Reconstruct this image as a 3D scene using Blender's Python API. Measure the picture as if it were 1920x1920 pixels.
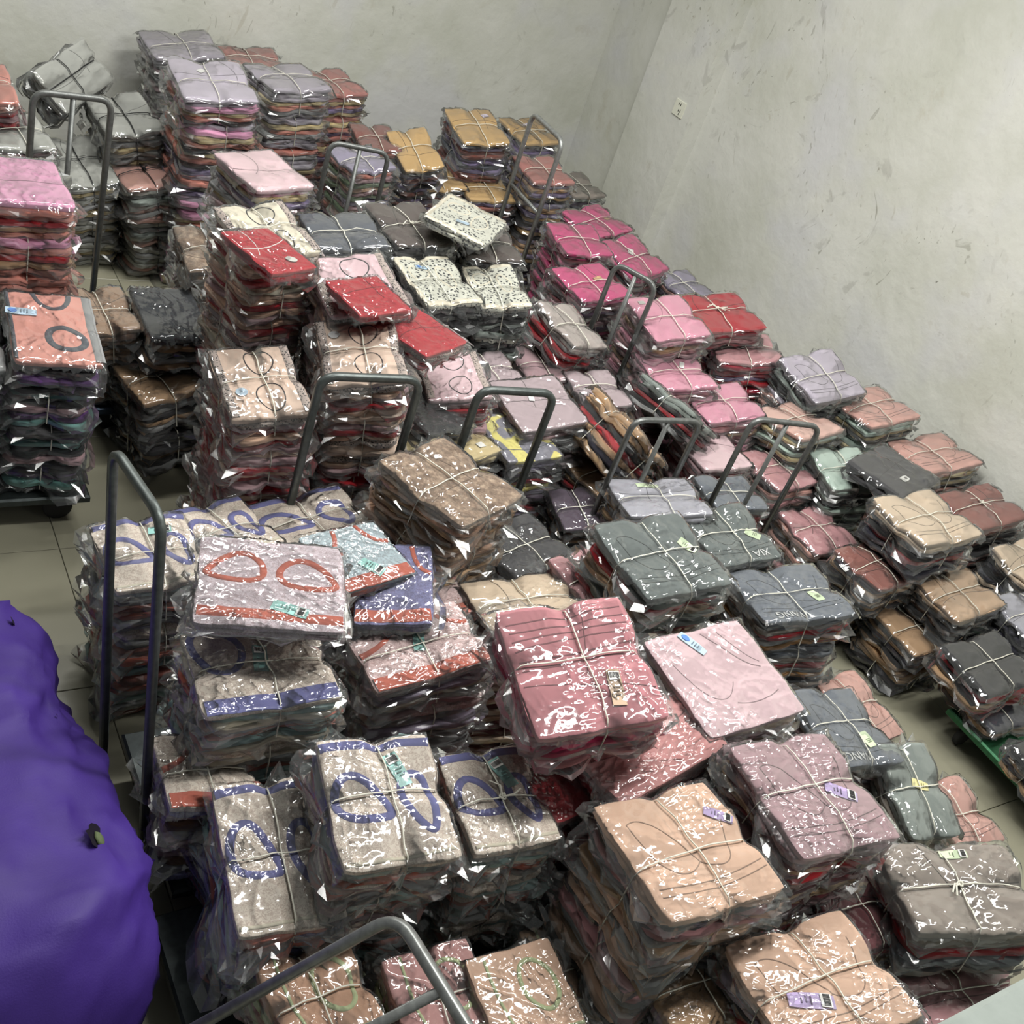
import bpy, math, random
import numpy as np
from mathutils import Vector, Matrix

# ------------------------------------------------------------------ camera, world, lights, exposure
scene = bpy.context.scene
for o in list(bpy.data.objects):
    bpy.data.objects.remove(o)
COL = scene.collection
CAM_R = [[0.832744, 0.067827, -0.549488], [-0.464051, 0.62683, -0.625892], [0.301983, 0.776198, 0.553464]]
CAM_F = 2050.406
cam_data = bpy.data.cameras.new('camera')
cam = bpy.data.objects.new('camera', cam_data)
COL.objects.link(cam)
cam_data.sensor_width = 36.0
cam_data.sensor_fit = 'HORIZONTAL'
cam_data.lens = 36.0 * CAM_F / 1920.0
cam_data.clip_start = 0.02
cam.matrix_world = Matrix.Translation((0, 0, 2.4)) @ Matrix(CAM_R).to_4x4()
scene.camera = cam

world = bpy.data.worlds.new('room_air')
scene.world = world
world.use_nodes = True
world.node_tree.nodes['Background'].inputs[0].default_value = (0.82, 0.85, 0.82, 1)
world.node_tree.nodes['Background'].inputs[1].default_value = 0.28


def tube_light(name, loc, size_x, size_y, watts, rot=(0, 0, 0)):
    l = bpy.data.lights.new(name, 'AREA')
    l.shape = 'RECTANGLE'
    l.size = size_x
    l.size_y = size_y
    l.energy = watts
    l.color = (1.0, 0.995, 0.955)
    o = bpy.data.objects.new(name, l)
    COL.objects.link(o)
    o.location = loc
    o.rotation_euler = rot
    return o


# fluorescent battens under the ceiling of the store room
tube_light('ceiling_tube_light', (1.9, 1.5, 3.15), 1.25, 0.16, 58, (0, 0, 0))
tube_light('ceiling_tube_light', (2.95, 1.2, 3.15), 1.25, 0.16, 38, (0, 0, 0.0))
tube_light('ceiling_tube_light', (2.3, 3.2, 3.15), 1.25, 0.16, 60, (0, 0, 0))
tube_light('ceiling_tube_light', (0.9, 4.2, 3.15), 1.25, 0.16, 46, (0, 0, 0))
tube_light('ceiling_tube_light', (3.2, -0.8, 3.15), 1.25, 0.16, 26, (0, 0, 1.57))

scene.view_settings.view_transform = 'Standard'
scene.view_settings.look = 'None'
scene.view_settings.gamma = 1.0
scene.view_settings.use_curve_mapping = False
scene.view_settings.exposure = -0.18
try:
    cy = scene.cycles
    cy.use_denoising = True
    cy.adaptive_threshold = 0.08
    cy.max_bounces = 5
    cy.diffuse_bounces = 2
    cy.glossy_bounces = 2
    cy.transmission_bounces = 2
    cy.transparent_max_bounces = 24
    cy.caustics_reflective = False
    cy.caustics_refractive = False
    cy.sample_clamp_indirect = 4.0
except Exception:
    pass

R = random.Random(7)


# ------------------------------------------------------------------ materials
def srgb(c):
    def f(x):
        x /= 255.0
        return x / 12.92 if x <= 0.04045 else ((x + 0.055) / 1.055) ** 2.4
    return (f(c[0]), f(c[1]), f(c[2]), 1.0)


def new_mat(name):
    m = bpy.data.materials.new(name)
    m.use_nodes = True
    nt = m.node_tree
    nt.nodes.clear()
    out = nt.nodes.new('ShaderNodeOutputMaterial')
    return m, nt, out


def node(nt, typ, **kw):
    n = nt.nodes.new(typ)
    for k, v in kw.items():
        if k.startswith('i_'):
            key = k[2:]
            key = int(key) if key.isdigit() else key.replace('_', ' ')
            n.inputs[key].default_value = v
        else:
            setattr(n, k, v)
    return n


def mixrgb(nt, fac, a, b, blend='MIX'):
    n = nt.nodes.new('ShaderNodeMix')
    n.data_type = 'RGBA'
    n.blend_type = blend
    for sock, v in ((n.inputs[0], fac), (n.inputs[6], a), (n.inputs[7], b)):
        if hasattr(v, 'default_value') or hasattr(v, 'is_linked'):
            nt.links.new(v, sock)
        else:
            sock.default_value = v
    return n.outputs[2]


def ramp(nt, src, stops):
    n = nt.nodes.new('ShaderNodeValToRGB')
    el = n.color_ramp.elements
    el[0].position, el[0].color = stops[0]
    el[1].position, el[1].color = stops[-1]
    for p, c in stops[1:-1]:
        e = el.new(p)
        e.color = c
    nt.links.new(src, n.inputs[0])
    return n.outputs[0]


G = lambda v: (v, v, v, 1)


def fabric_material(name, kind='plain'):
    m, nt, out = new_mat(name)
    L = nt.links.new
    b = node(nt, 'ShaderNodeBsdfPrincipled')
    b.inputs['Roughness'].default_value = 0.82
    b.inputs['Specular IOR Level'].default_value = 0.25
    b.inputs['Sheen Weight'].default_value = 0.15
    tc = node(nt, 'ShaderNodeTexCoord')
    oi = node(nt, 'ShaderNodeObjectInfo')
    cadd = node(nt, 'ShaderNodeVectorMath', operation='ADD')
    sc = node(nt, 'ShaderNodeVectorMath', operation='SCALE')
    comb = node(nt, 'ShaderNodeCombineXYZ')
    L(oi.outputs['Random'], comb.inputs[0])
    L(oi.outputs['Random'], comb.inputs[1])
    L(comb.outputs[0], sc.inputs[0])
    sc.inputs['Scale'].default_value = 7.0
    L(tc.outputs['Object'], cadd.inputs[0])
    L(sc.outputs[0], cadd.inputs[1])
    co = cadd.outputs[0]
    n1 = node(nt, 'ShaderNodeTexNoise', i_Scale=9.0, i_Detail=2.0)
    L(co, n1.inputs['Vector'])
    mott = ramp(nt, n1.outputs[0], [(0.3, G(0.93)), (0.7, G(1.04))])
    col = mixrgb(nt, 1.0, oi.outputs['Color'], mott, 'MULTIPLY')
    bump_src = None
    if kind == 'floral':
        nz = node(nt, 'ShaderNodeTexNoise', i_Scale=95.0, i_Detail=3.0, i_Distortion=1.6)
        L(co, nz.inputs['Vector'])
        pat = ramp(nt, nz.outputs[0], [(0.47, G(0)), (0.53, G(1)), (0.58, G(1)), (0.63, G(0))])
        dark = mixrgb(nt, 1.0, col, (0.52, 0.40, 0.38, 1), 'MULTIPLY')
        f = node(nt, 'ShaderNodeMath', operation='MULTIPLY')
        f.inputs[1].default_value = 0.55
        L(pat, f.inputs[0])
        col = mixrgb(nt, f.outputs[0], col, dark)
    elif kind == 'leopard':
        v = node(nt, 'ShaderNodeTexVoronoi', i_Scale=85.0)
        L(co, v.inputs['Vector'])
        nz = node(nt, 'ShaderNodeTexNoise', i_Scale=120.0, i_Detail=2.0)
        L(co, nz.inputs['Vector'])
        ad = node(nt, 'ShaderNodeMath', operation='ADD')
        L(v.outputs['Distance'], ad.inputs[0])
        mu = node(nt, 'ShaderNodeMath', operation='MULTIPLY')
        mu.inputs[1].default_value = 0.35
        L(nz.outputs[0], mu.inputs[0])
        L(mu.outputs[0], ad.inputs[1])
        pat = ramp(nt, ad.outputs[0], [(0.50, G(1)), (0.58, G(0))])
        col = mixrgb(nt, pat, col, (0.030, 0.030, 0.034, 1))
    elif kind == 'mink':
        nz = node(nt, 'ShaderNodeTexNoise', i_Scale=38.0, i_Detail=8.0, i_Roughness=0.75)
        L(co, nz.inputs['Vector'])
        pat = ramp(nt, nz.outputs[0], [(0.38, (0.10, 0.062, 0.040, 1)), (0.52, (0.26, 0.18, 0.125, 1)), (0.64, (0.56, 0.42, 0.30, 1))])
        col = mixrgb(nt, 0.8, col, pat)
    elif kind == 'camo':
        nz = node(nt, 'ShaderNodeTexNoise', i_Scale=7.0, i_Detail=1.0, i_Distortion=0.6)
        L(co, nz.inputs['Vector'])
        pat = ramp(nt, nz.outputs[0], [(0.52, G(0)), (0.54, G(1))])
        col = mixrgb(nt, pat, col, srgb((120, 118, 128)))
    elif kind == 'lace':
        v = node(nt, 'ShaderNodeTexVoronoi', i_Scale=150.0)
        L(co, v.inputs['Vector'])
        pat = ramp(nt, v.outputs['Distance'], [(0.30, G(1)), (0.42, G(0))])
        col = mixrgb(nt, pat, col, (0.035, 0.032, 0.034, 1))
    L(col, b.inputs['Base Color'])
    wr = node(nt, 'ShaderNodeTexNoise', i_Scale=30.0, i_Detail=2.0, i_Distortion=0.6)
    L(co, wr.inputs['Vector'])
    b1 = node(nt, 'ShaderNodeBump', i_Strength=0.3, i_Distance=0.002)
    L(wr.outputs[0], b1.inputs['Height'])
    L(b1.outputs[0], b.inputs['Normal'])
    L(b.outputs[0], out.inputs[0])
    return m


def film_material(name, veil=0.02, rough=0.09, refl=1.1):
    """thin crumpled polythene: mostly clear; its facets are real mesh facets"""
    m, nt, out = new_mat(name)
    L = nt.links.new
    gl = node(nt, 'ShaderNodeBsdfGlossy', i_Roughness=rough)
    gl.inputs['Color'].default_value = (1, 1, 1, 1)
    tr = node(nt, 'ShaderNodeBsdfTransparent')
    tr.inputs[0].default_value = (0.975, 0.98, 0.978, 1)
    df = node(nt, 'ShaderNodeBsdfDiffuse')
    df.inputs[0].default_value = (0.85, 0.87, 0.87, 1)
    mx0 = node(nt, 'ShaderNodeMixShader')
    mx0.inputs[0].default_value = veil
    L(tr.outputs[0], mx0.inputs[1])
    L(df.outputs[0], mx0.inputs[2])
    fr = node(nt, 'ShaderNodeFresnel', i_IOR=1.45)
    fa = node(nt, 'ShaderNodeMath', operation='MULTIPLY_ADD', use_clamp=True)
    L(fr.outputs[0], fa.inputs[0])
    fa.inputs[1].default_value = refl
    fa.inputs[2].default_value = 0.035
    mx = node(nt, 'ShaderNodeMixShader')
    L(fa.outputs[0], mx.inputs[0])
    L(mx0.outputs[0], mx.inputs[1])
    L(gl.outputs[0], mx.inputs[2])
    L(mx.outputs[0], out.inputs[0])
    return m


def simple_material(name, rough=0.5, metal=0.0, objcol=True, col=(0.5, 0.5, 0.5, 1), bump=None, mott=None):
    m, nt, out = new_mat(name)
    L = nt.links.new
    b = node(nt, 'ShaderNodeBsdfPrincipled')
    b.inputs['Roughness'].default_value = rough
    b.inputs['Metallic'].default_value = metal
    tc = node(nt, 'ShaderNodeTexCoord')
    if objcol:
        oi = node(nt, 'ShaderNodeObjectInfo')
        c = oi.outputs['Color']
    else:
        rgb = node(nt, 'ShaderNodeRGB')
        rgb.outputs[0].default_value = col
        c = rgb.outputs[0]
    if mott:
        n1 = node(nt, 'ShaderNodeTexNoise', i_Scale=mott[0], i_Detail=5.0)
        L(tc.outputs['Object'], n1.inputs['Vector'])
        c = mixrgb(nt, 1.0, c, ramp(nt, n1.outputs[0], [(0.3, G(mott[1])), (0.7, G(mott[2]))]), 'MULTIPLY')
    L(c, b.inputs['Base Color'])
    if bump:
        n2 = node(nt, 'ShaderNodeTexNoise', i_Scale=bump[0], i_Detail=3.0)
        L(tc.outputs['Object'], n2.inputs['Vector'])
        bp = node(nt, 'ShaderNodeBump', i_Strength=bump[1], i_Distance=bump[2])
        L(n2.outputs[0], bp.inputs['Height'])
        L(bp.outputs[0], b.inputs['Normal'])
    L(b.outputs[0], out.inputs[0])
    return m


def wall_material(name):
    m, nt, out = new_mat(name)
    L = nt.links.new
    b = node(nt, 'ShaderNodeBsdfPrincipled')
    b.inputs['Roughness'].default_value = 0.75
    b.inputs['Specular IOR Level'].default_value = 0.3
    geo = node(nt, 'ShaderNodeNewGeometry')
    P = geo.outputs['Position']
    base = srgb((214, 214, 206))
    n1 = node(nt, 'ShaderNodeTexNoise', i_Scale=1.6, i_Detail=6.0, i_Roughness=0.6)
    L(P, n1.inputs['Vector'])
    c = mixrgb(nt, ramp(nt, n1.outputs[0], [(0.40, G(0)), (0.66, G(1))]), base, srgb((198, 199, 187)))
    # ochre dirt patches
    n2 = node(nt, 'ShaderNodeTexNoise', i_Scale=2.3, i_Detail=7.0, i_Roughness=0.7, i_Distortion=0.4)
    L(P, n2.inputs['Vector'])
    f2 = ramp(nt, n2.outputs[0], [(0.60, G(0)), (0.76, G(0.55))])
    c = mixrgb(nt, f2, c, srgb((172, 164, 140)))
    # bluish whitewash patches
    n5 = node(nt, 'ShaderNodeTexNoise', i_Scale=2.1, i_Detail=3.0)
    mp5 = node(nt, 'ShaderNodeMapping')
    mp5.inputs['Location'].default_value = (5.3, 2.2, 9.1)
    L(P, mp5.inputs[0])
    L(mp5.outputs[0], n5.inputs['Vector'])
    c = mixrgb(nt, ramp(nt, n5.outputs[0], [(0.52, G(0)), (0.68, G(0.7))]), c, srgb((206, 206, 208)))
    # scuffs, scratches and fine dirt, gathered in patches
    pm = node(nt, 'ShaderNodeTexNoise', i_Scale=1.1, i_Detail=2.0)
    L(P, pm.inputs['Vector'])
    pmask = ramp(nt, pm.outputs[0], [(0.42, G(0)), (0.62, G(1))])
    for k, (rx, sx, sz, lo, am) in enumerate([(0.9, 34.0, 6.5, 0.66, 0.6), (-0.7, 24.0, 7.5, 0.66, 0.28), (0.2, 9.0, 9.0, 0.63, 0.35), (1.3, 55.0, 55.0, 0.71, 0.8)]):
        mp = node(nt, 'ShaderNodeMapping')
        mp.inputs['Rotation'].default_value = (rx, rx * 0.7, 0.9 * k)
        mp.inputs['Scale'].default_value = (sx, sx, sz)
        mp.inputs['Location'].default_value = (k * 3.1, 1.7 * k, 0.4)
        dn = node(nt, 'ShaderNodeTexNoise', i_Scale=2.0, i_Detail=1.0)
        L(P, dn.inputs['Vector'])
        dsc = node(nt, 'ShaderNodeVectorMath', operation='SCALE')
        dsc.inputs['Scale'].default_value = 0.8
        L(dn.outputs['Color'], dsc.inputs[0])
        dad = node(nt, 'ShaderNodeVectorMath', operation='ADD')
        L(P, dad.inputs[0])
        L(dsc.outputs[0], dad.inputs[1])
        L(dad.outputs[0], mp.inputs[0])
        n3 = node(nt, 'ShaderNodeTexNoise', i_Scale=1.0, i_Detail=4.0, i_Distortion=0.3)
        L(mp.outputs[0], n3.inputs['Vector'])
        f3 = ramp(nt, n3.outputs[0], [(lo, G(0)), (lo + 0.05, G(am))])
        mm = node(nt, 'ShaderNodeMath', operation='MULTIPLY')
        L(f3, mm.inputs[0])
        L(pmask, mm.inputs[1])
        c = mixrgb(nt, mm.outputs[0], c, srgb([(128, 126, 112), (160, 152, 130), (150, 148, 140), (110, 106, 96)][k]))
    L(c, b.inputs['Base Color'])
    n4 = node(nt, 'ShaderNodeTexNoise', i_Scale=14.0, i_Detail=6.0)
    L(P, n4.inputs['Vector'])
    bp = node(nt, 'ShaderNodeBump', i_Strength=0.25, i_Distance=0.02)
    L(n4.outputs[0], bp.inputs['Height'])
    L(bp.outputs[0], b.inputs['Normal'])
    L(b.outputs[0], out.inputs[0])
    return m


def island_material(name):
    m, nt, out = new_mat(name)
    b = node(nt, 'ShaderNodeBsdfPrincipled')
    b.inputs['Roughness'].default_value = 0.8
    geo = node(nt, 'ShaderNodeNewGeometry')
    c = ramp(nt, geo.outputs['Random Per Island'], [(0.0, srgb((150, 120, 122))), (0.2, srgb((60, 56, 60))), (0.4, srgb((190, 150, 130))), (0.6, srgb((120, 50, 58))), (0.8, srgb((140, 138, 140))), (1.0, srgb((176, 140, 100)))])
    nt.links.new(c, b.inputs['Base Color'])
    nt.links.new(b.outputs[0], out.inputs[0])
    return m


MAT = {
    'buried': island_material('buried_fabric'),
    'plain': fabric_material('knit_fabric'),
    'floral': fabric_material('floral_print_fabric', 'floral'),
    'leopard': fabric_material('leopard_print_fabric', 'leopard'),
    'mink': fabric_material('fleece_fabric', 'mink'),
    'camo': fabric_material('patched_fabric', 'camo'),
    'lace': fabric_material('dotted_lace_fabric', 'lace'),
    'film': film_material('clear_polythene', 0.03, 0.085),
    'film_side': film_material('clear_polythene_edges', 0.025, 0.12, 0.85),
    'twine': simple_material('plastic_twine', 0.45),
    'card': simple_material('printed_card', 0.4),
    'ink': simple_material('printed_ink', 0.5),
    'steel': simple_material('painted_steel', 0.38, 0.55, mott=(60.0, 0.75, 1.15)),
    'rubber': simple_material('rubber', 0.7, objcol=False, col=srgb((28, 28, 30))),
    'wall': wall_material('scuffed_plaster'),
    'tile': simple_material('glazed_floor_tile', 0.24, mott=(3.0, 0.93, 1.05), bump=(90.0, 0.04, 0.002)),
    'grout': simple_material('grout', 0.8, objcol=False, col=srgb((88, 84, 70))),
    'ledge': simple_material('painted_parapet', 0.6, objcol=False, col=srgb((158, 166, 160)), mott=(14.0, 0.88, 1.06), bump=(40.0, 0.2, 0.004)),
    'plastic': simple_material('white_plastic', 0.35),
    'sack_in': simple_material('sack_content', 0.8),
    'sack': simple_material('woven_sack', 0.62, mott=(5.0, 0.8, 1.1), bump=(260.0, 0.25, 0.002)),
}


# ------------------------------------------------------------------ object helpers
def mesh_obj(name, verts, faces, mat, parent=None, smooth=True, color=None, sharp=None):
    me = bpy.data.meshes.new(name)
    me.from_pydata([tuple(v) for v in np.asarray(verts, float).tolist()], [], faces)
    if smooth:
        me.polygons.foreach_set('use_smooth', [True] * len(me.polygons))
    if mat is not None:
        me.materials.append(MAT[mat])
    o = bpy.data.objects.new(name, me)
    COL.objects.link(o)
    if parent is not None:
        o.parent = parent
    if color is not None:
        o.color = color
    return o


def empty(name, loc, rot=None):
    o = bpy.data.objects.new(name, None)
    o.empty_display_size = 0.05
    COL.objects.link(o)
    if rot is not None:
        o.matrix_world = Matrix.Translation(loc) @ rot.to_4x4()
    else:
        o.location = loc
    return o


def tag(o, label, cat, group=None):
    o['label'] = label
    o['category'] = cat
    if group:
        o['group'] = group
    return o


def struct(o):
    o['kind'] = 'structure'
    return o


def box_data(lo, hi, bev=0.0):
    x0, y0, z0 = lo
    x1, y1, z1 = hi
    if bev <= 0:
        v = [(x0, y0, z0), (x1, y0, z0), (x1, y1, z0), (x0, y1, z0), (x0, y0, z1), (x1, y0, z1), (x1, y1, z1), (x0, y1, z1)]
        f = [(3, 2, 1, 0), (4, 5, 6, 7), (0, 1, 5, 4), (1, 2, 6, 5), (2, 3, 7, 6), (3, 0, 4, 7)]
        return v, f
    b = bev
    v = []
    for z, i in ((z0, b), (z0 + b, 0), (z1 - b, 0), (z1, b)):
        v += [(x0 + i, y0 + i, z), (x1 - i, y0 + i, z), (x1 - i, y1 - i, z), (x0 + i, y1 - i, z)]
    f = [(3, 2, 1, 0), (12, 13, 14, 15)]
    for k in range(3):
        for i in range(4):
            j = (i + 1) % 4
            f.append((4 * k + i, 4 * k + j, 4 * k + 4 + j, 4 * k + 4 + i))
    return v, f


def join(parts):
    V, F = [], []
    for v, f in parts:
        n = len(V)
        V += [tuple(p) for p in v]
        F += [tuple(i + n for i in q) for q in f]
    return V, F


def sweep(path, normal, hw, hh, rnd=0.35):
    """rounded-square tube along a planar path; normal = plane normal"""
    path = np.asarray(path, float)
    nrm = np.asarray(normal, float)
    nrm /= np.linalg.norm(nrm)
    prof = []
    for sx, sy in ((1, 1), (-1, 1), (-1, -1), (1, -1)):
        a = [(1, 1 - rnd), (1 - rnd, 1)]
        pts = [(sx * p[0], sy * p[1]) for p in a]
        if sx * sy < 0:
            pts.reverse()
        prof += pts
    n = len(path)
    V, F = [], []
    for i in range(n):
        t = path[min(i + 1, n - 1)] - path[max(i - 1, 0)]
        t /= np.linalg.norm(t)
        s = np.cross(nrm, t)
        s /= np.linalg.norm(s)
        for a, b in prof:
            V.append(tuple(path[i] + s * a * hw + nrm * b * hh))
    m = len(prof)
    for i in range(n - 1):
        for j in range(m):
            k = (j + 1) % m
            F.append((i * m + j, i * m + k, (i + 1) * m + k, (i + 1) * m + j))
    F.append(tuple(range(m - 1, -1, -1)))
    F.append(tuple((n - 1) * m + j for j in range(m)))
    return V, F


# ------------------------------------------------------------------ the room
XW, YW, XP = 4.30, 5.65, 4.20          # side wall, back wall, pillar face
TL = 0.585
TX0, TY0 = 0.69 - 3 * TL, 0.96 - 4 * TL
floor = struct(mesh_obj('floor', *box_data((-1.4, -1.6, -0.06), (XW + 0.2, YW + 0.2, -0.004)), 'grout', smooth=False))
tv, tf = box_data((0.0012, 0.0012, -0.03), (TL - 0.0012, TL - 0.0012, 0.0), 0.0012)
tile_me = None
for i in range(10):
    for j in range(12):
        x, y = TX0 + i * TL, TY0 + j * TL
        if x > XW or y > YW:
            continue
        if tile_me is None:
            o = mesh_obj('tile', tv, tf, 'tile', floor, smooth=False)
            tile_me = o.data
        else:
            o = bpy.data.objects.new('tile', tile_me)
            COL.objects.link(o)
            o.parent = floor
        o.location = (x, y, 0.0)
        g = 1.0 + R.uniform(-0.03, 0.03)
        o.color = tuple(c * g for c in srgb((150, 147, 128))[:3]) + (1,)
struct(mesh_obj('wall_back', *box_data((-1.4, YW, -0.06), (XW + 0.2, YW + 0.2, 3.3)), 'wall', smooth=False))
struct(mesh_obj('wall_right', *box_data((XW, -1.6, -0.06), (XW + 0.2, YW, 3.3)), 'wall', smooth=False))
struct(mesh_obj('wall_pillar', *box_data((XP, 4.59, -0.0), (XW, 5.085, 3.3), 0.006), 'wall', smooth=False))
struct(mesh_obj('wall_front', *box_data((1.42, -0.6, 0.0), (2.55, 0.268, 1.0), 0.01), 'ledge', smooth=False))

# wall socket on the pillar
sk = empty('wall_socket', (XP, 4.70, 1.08))
tag(sk, 'small white double wall socket on the plaster pillar', 'socket')
mesh_obj('face_plate', *box_data((-0.009, -0.043, -0.043), (0.0, 0.043, 0.043), 0.003), 'plastic', sk, False, srgb((226, 226, 210)))
for (y, z, h) in ((-0.008, 0.022, 0.007), (0.008, 0.022, 0.007), (-0.02, -0.008, 0.008), (-0.004, -0.01, 0.006), (-0.014, -0.026, 0.005)):
    mesh_obj('slot', *box_data((-0.0098, y - 0.0025, z - h), (-0.0085, y + 0.0025, z + h)), 'ink', sk, False, (0.01, 0.01, 0.01, 1))


# ------------------------------------------------------------------ platform trolleys
def arc_path(pts, r, seg=7):
    """polyline with rounded inner corners"""
    pts = [np.asarray(p, float) for p in pts]
    out = [pts[0]]
    for i in range(1, len(pts) - 1):
        a = pts[i - 1] - pts[i]
        b = pts[i + 1] - pts[i]
        la, lb = np.linalg.norm(a), np.linalg.norm(b)
        rr = min(r, la * 0.45, lb * 0.45)
        p0 = pts[i] + a / la * rr
        p1 = pts[i] + b / lb * rr
        for k in range(seg + 1):
            t = k / seg
            out.append((1 - t) ** 2 * p0 + 2 * t * (1 - t) * pts[i] + t * t * p1)
    out.append(pts[-1])
    return out


STEEL = {'dark': srgb((92, 98, 96)), 'mid': srgb((118, 120, 118)), 'light': srgb((150, 152, 150))}
DECK = {'grey': srgb((60, 66, 66)), 'yellow': srgb((150, 130, 60)), 'green': srgb((46, 98, 66)), 'blue': srgb((52, 66, 84))}


def trolley(label, x0, y0, x1, y1, deck, p_top, q_top, p_bot, q_bot, steel, bars=(), rail=None, hw=0.0125, r=0.05):
    t = empty('platform_trolley', ((x0 + x1) / 2, (y0 + y1) / 2, 0.0))
    tag(t, label, 'trolley', 'platform trolleys')
    off = np.array([(x0 + x1) / 2, (y0 + y1) / 2, 0.0])
    lo, hi = np.array([x0, y0, 0.105]) - off, np.array([x1, y1, 0.135]) - off
    mesh_obj('deck', *box_data(lo, hi, 0.006), 'steel', t, False, DECK[deck])
    for sx in (lo[0] + 0.08, hi[0] - 0.08):
        for sy in (lo[1] + 0.07, hi[1] - 0.07):
            vs, fs = [], []
            n = 14
            for k in range(n):
                a = 2 * math.pi * k / n
                for yy, rr in ((-0.013, 0.038), (-0.009, 0.045), (0.009, 0.045), (0.013, 0.038)):
                    vs.append((sx + rr * math.cos(a), sy + yy, 0.0465 + rr * math.sin(a)))
            for k in range(n):
                l = (k + 1) % n
                for j in range(3):
                    fs.append((4 * k + j, 4 * k + j + 1, 4 * l + j + 1, 4 * l + j))
            fs.append(tuple(4 * k for k in range(n)))
            fs.append(tuple(4 * k + 3 for k in range(n - 1, -1, -1)))
            w = mesh_obj('wheel', vs, fs, 'rubber', t, True)
            mesh_obj('fork', *box_data((sx - 0.02, sy - 0.02, 0.092), (sx + 0.02, sy + 0.02, 0.106)), 'steel', w, False, STEEL['mid'])
    P, Q, p, q = (np.asarray(v, float) - off for v in (p_top, q_top, p_bot, q_bot))
    nrm = np.cross(Q - P, p - P)
    path = arc_path([p, P, Q, q], r)
    h = mesh_obj('handle', *sweep(path, nrm, hw, hw), 'steel', t, True, STEEL[steel])
    for s in bars:
        a, b = P + (Q - P) * s, p + (q - p) * s
        mesh_obj('middle_bar', *sweep([a, (a + b) / 2, b], nrm, hw * 0.85, hw * 0.85), 'steel', h, True, STEEL[steel])
    if rail is not None:
        a, b = P + (p - P) * rail, Q + (q - Q) * rail
        mesh_obj('cross_rail', *sweep([a, (a + b) / 2, b], nrm, hw * 0.8, hw * 0.8), 'steel', h, True, STEEL[steel])
    return t


trolley('trolley with dark upright handle beside the purple sack', 0.660, 1.360, 1.420, 1.840, 'grey', (0.567, 1.888, 1.000), (0.604, 1.648, 1.000), (0.597, 1.758, 0.130), (0.634, 1.518, 0.130), 'dark', hw=0.0095)
trolley('yellow-decked trolley with wide handle in front of the peach lace stacks', 1.200, 2.500, 1.660, 3.050, 'yellow', (1.240, 2.356, 0.870), (1.543, 2.337, 0.870), (1.240, 2.356, 0.130), (1.543, 2.337, 0.130), 'dark', hw=0.0108)
trolley('trolley whose wide handle frames the yellow patterned pack', 1.680, 2.300, 2.220, 2.850, 'grey', (1.715, 2.285, 0.870), (1.974, 2.259, 0.870), (1.715, 2.285, 0.130), (1.974, 2.259, 0.130), 'dark', hw=0.0108)
trolley('trolley with slim three-bar handle behind the lavender-grey bundle', 2.260, 2.250, 2.660, 2.800, 'grey', (2.314, 2.236, 0.780), (2.596, 2.216, 0.780), (2.314, 2.236, 0.130), (2.596, 2.216, 0.130), 'mid', bars=(0.5,), hw=0.0085)
trolley('trolley with slim three-bar handle beside the dusky pink bundles', 2.680, 2.100, 3.140, 2.720, 'grey', (2.725, 2.126, 0.850), (3.006, 2.068, 0.850), (2.725, 2.126, 0.130), (3.006, 2.068, 0.130), 'mid', bars=(0.5,), hw=0.0085)
trolley('trolley with three-bar handle in front of the pink row', 2.760, 2.780, 3.500, 3.250, 'grey', (2.777, 3.123, 0.900), (2.868, 2.954, 0.900), (2.777, 3.123, 0.130), (2.868, 2.954, 0.130), 'mid', bars=(0.5,), hw=0.009)
trolley('trolley with the tall steel handle near the wall corner', 2.960, 3.550, 3.560, 4.200, 'grey', (3.015, 4.317, 1.050), (2.988, 3.991, 1.050), (3.015, 4.317, 0.130), (2.988, 3.991, 0.130), 'light', rail=0.38, hw=0.0095)
trolley('trolley with low handle in front of the lilac-grey bundle', 1.880, 4.040, 2.420, 4.620, 'blue', (1.912, 4.027, 0.900), (2.155, 3.980, 0.900), (1.912, 4.027, 0.130), (2.155, 3.980, 0.130), 'mid', bars=(0.5,), hw=0.009)
trolley('trolley with grey handle before the black-corded bundles', 0.480, 3.280, 1.060, 3.930, 'blue', (0.762, 3.867, 1.000), (1.019, 3.886, 1.000), (0.762, 3.867, 0.130), (1.019, 3.886, 0.130), 'mid', bars=(0.5,), hw=0.0098)
trolley('trolley with low dark deck under the coral tank top stack', 0.020, 2.800, 0.790, 3.200, 'grey', (0.030, 2.790, 0.950), (0.030, 3.180, 0.950), (0.030, 2.790, 0.130), (0.030, 3.180, 0.130), 'dark', hw=0.011)
trolley('green-edged trolley under the dark row at the aisle', 3.445, 0.600, 4.150, 1.300, 'green', (3.460, 0.400, 0.850), (4.100, 0.400, 0.850), (3.460, 0.610, 0.130), (4.100, 0.610, 0.130), 'mid', hw=0.011)
trolley('trolley with tilted double-bar handle nearest the camera', 0.600, 0.660, 1.500, 1.320, 'grey', (0.828, 0.841, 0.750), (0.873, 0.481, 0.750), (0.450, 1.011, 0.130), (0.495, 0.651, 0.130), 'light', bars=(0.42,), hw=0.01)

# ------------------------------------------------------------------ bundle builder
def lattice(seed, n=64):
    return np.random.RandomState(seed).rand(n, n)


LAT = [lattice(k) for k in range(12)]


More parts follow.
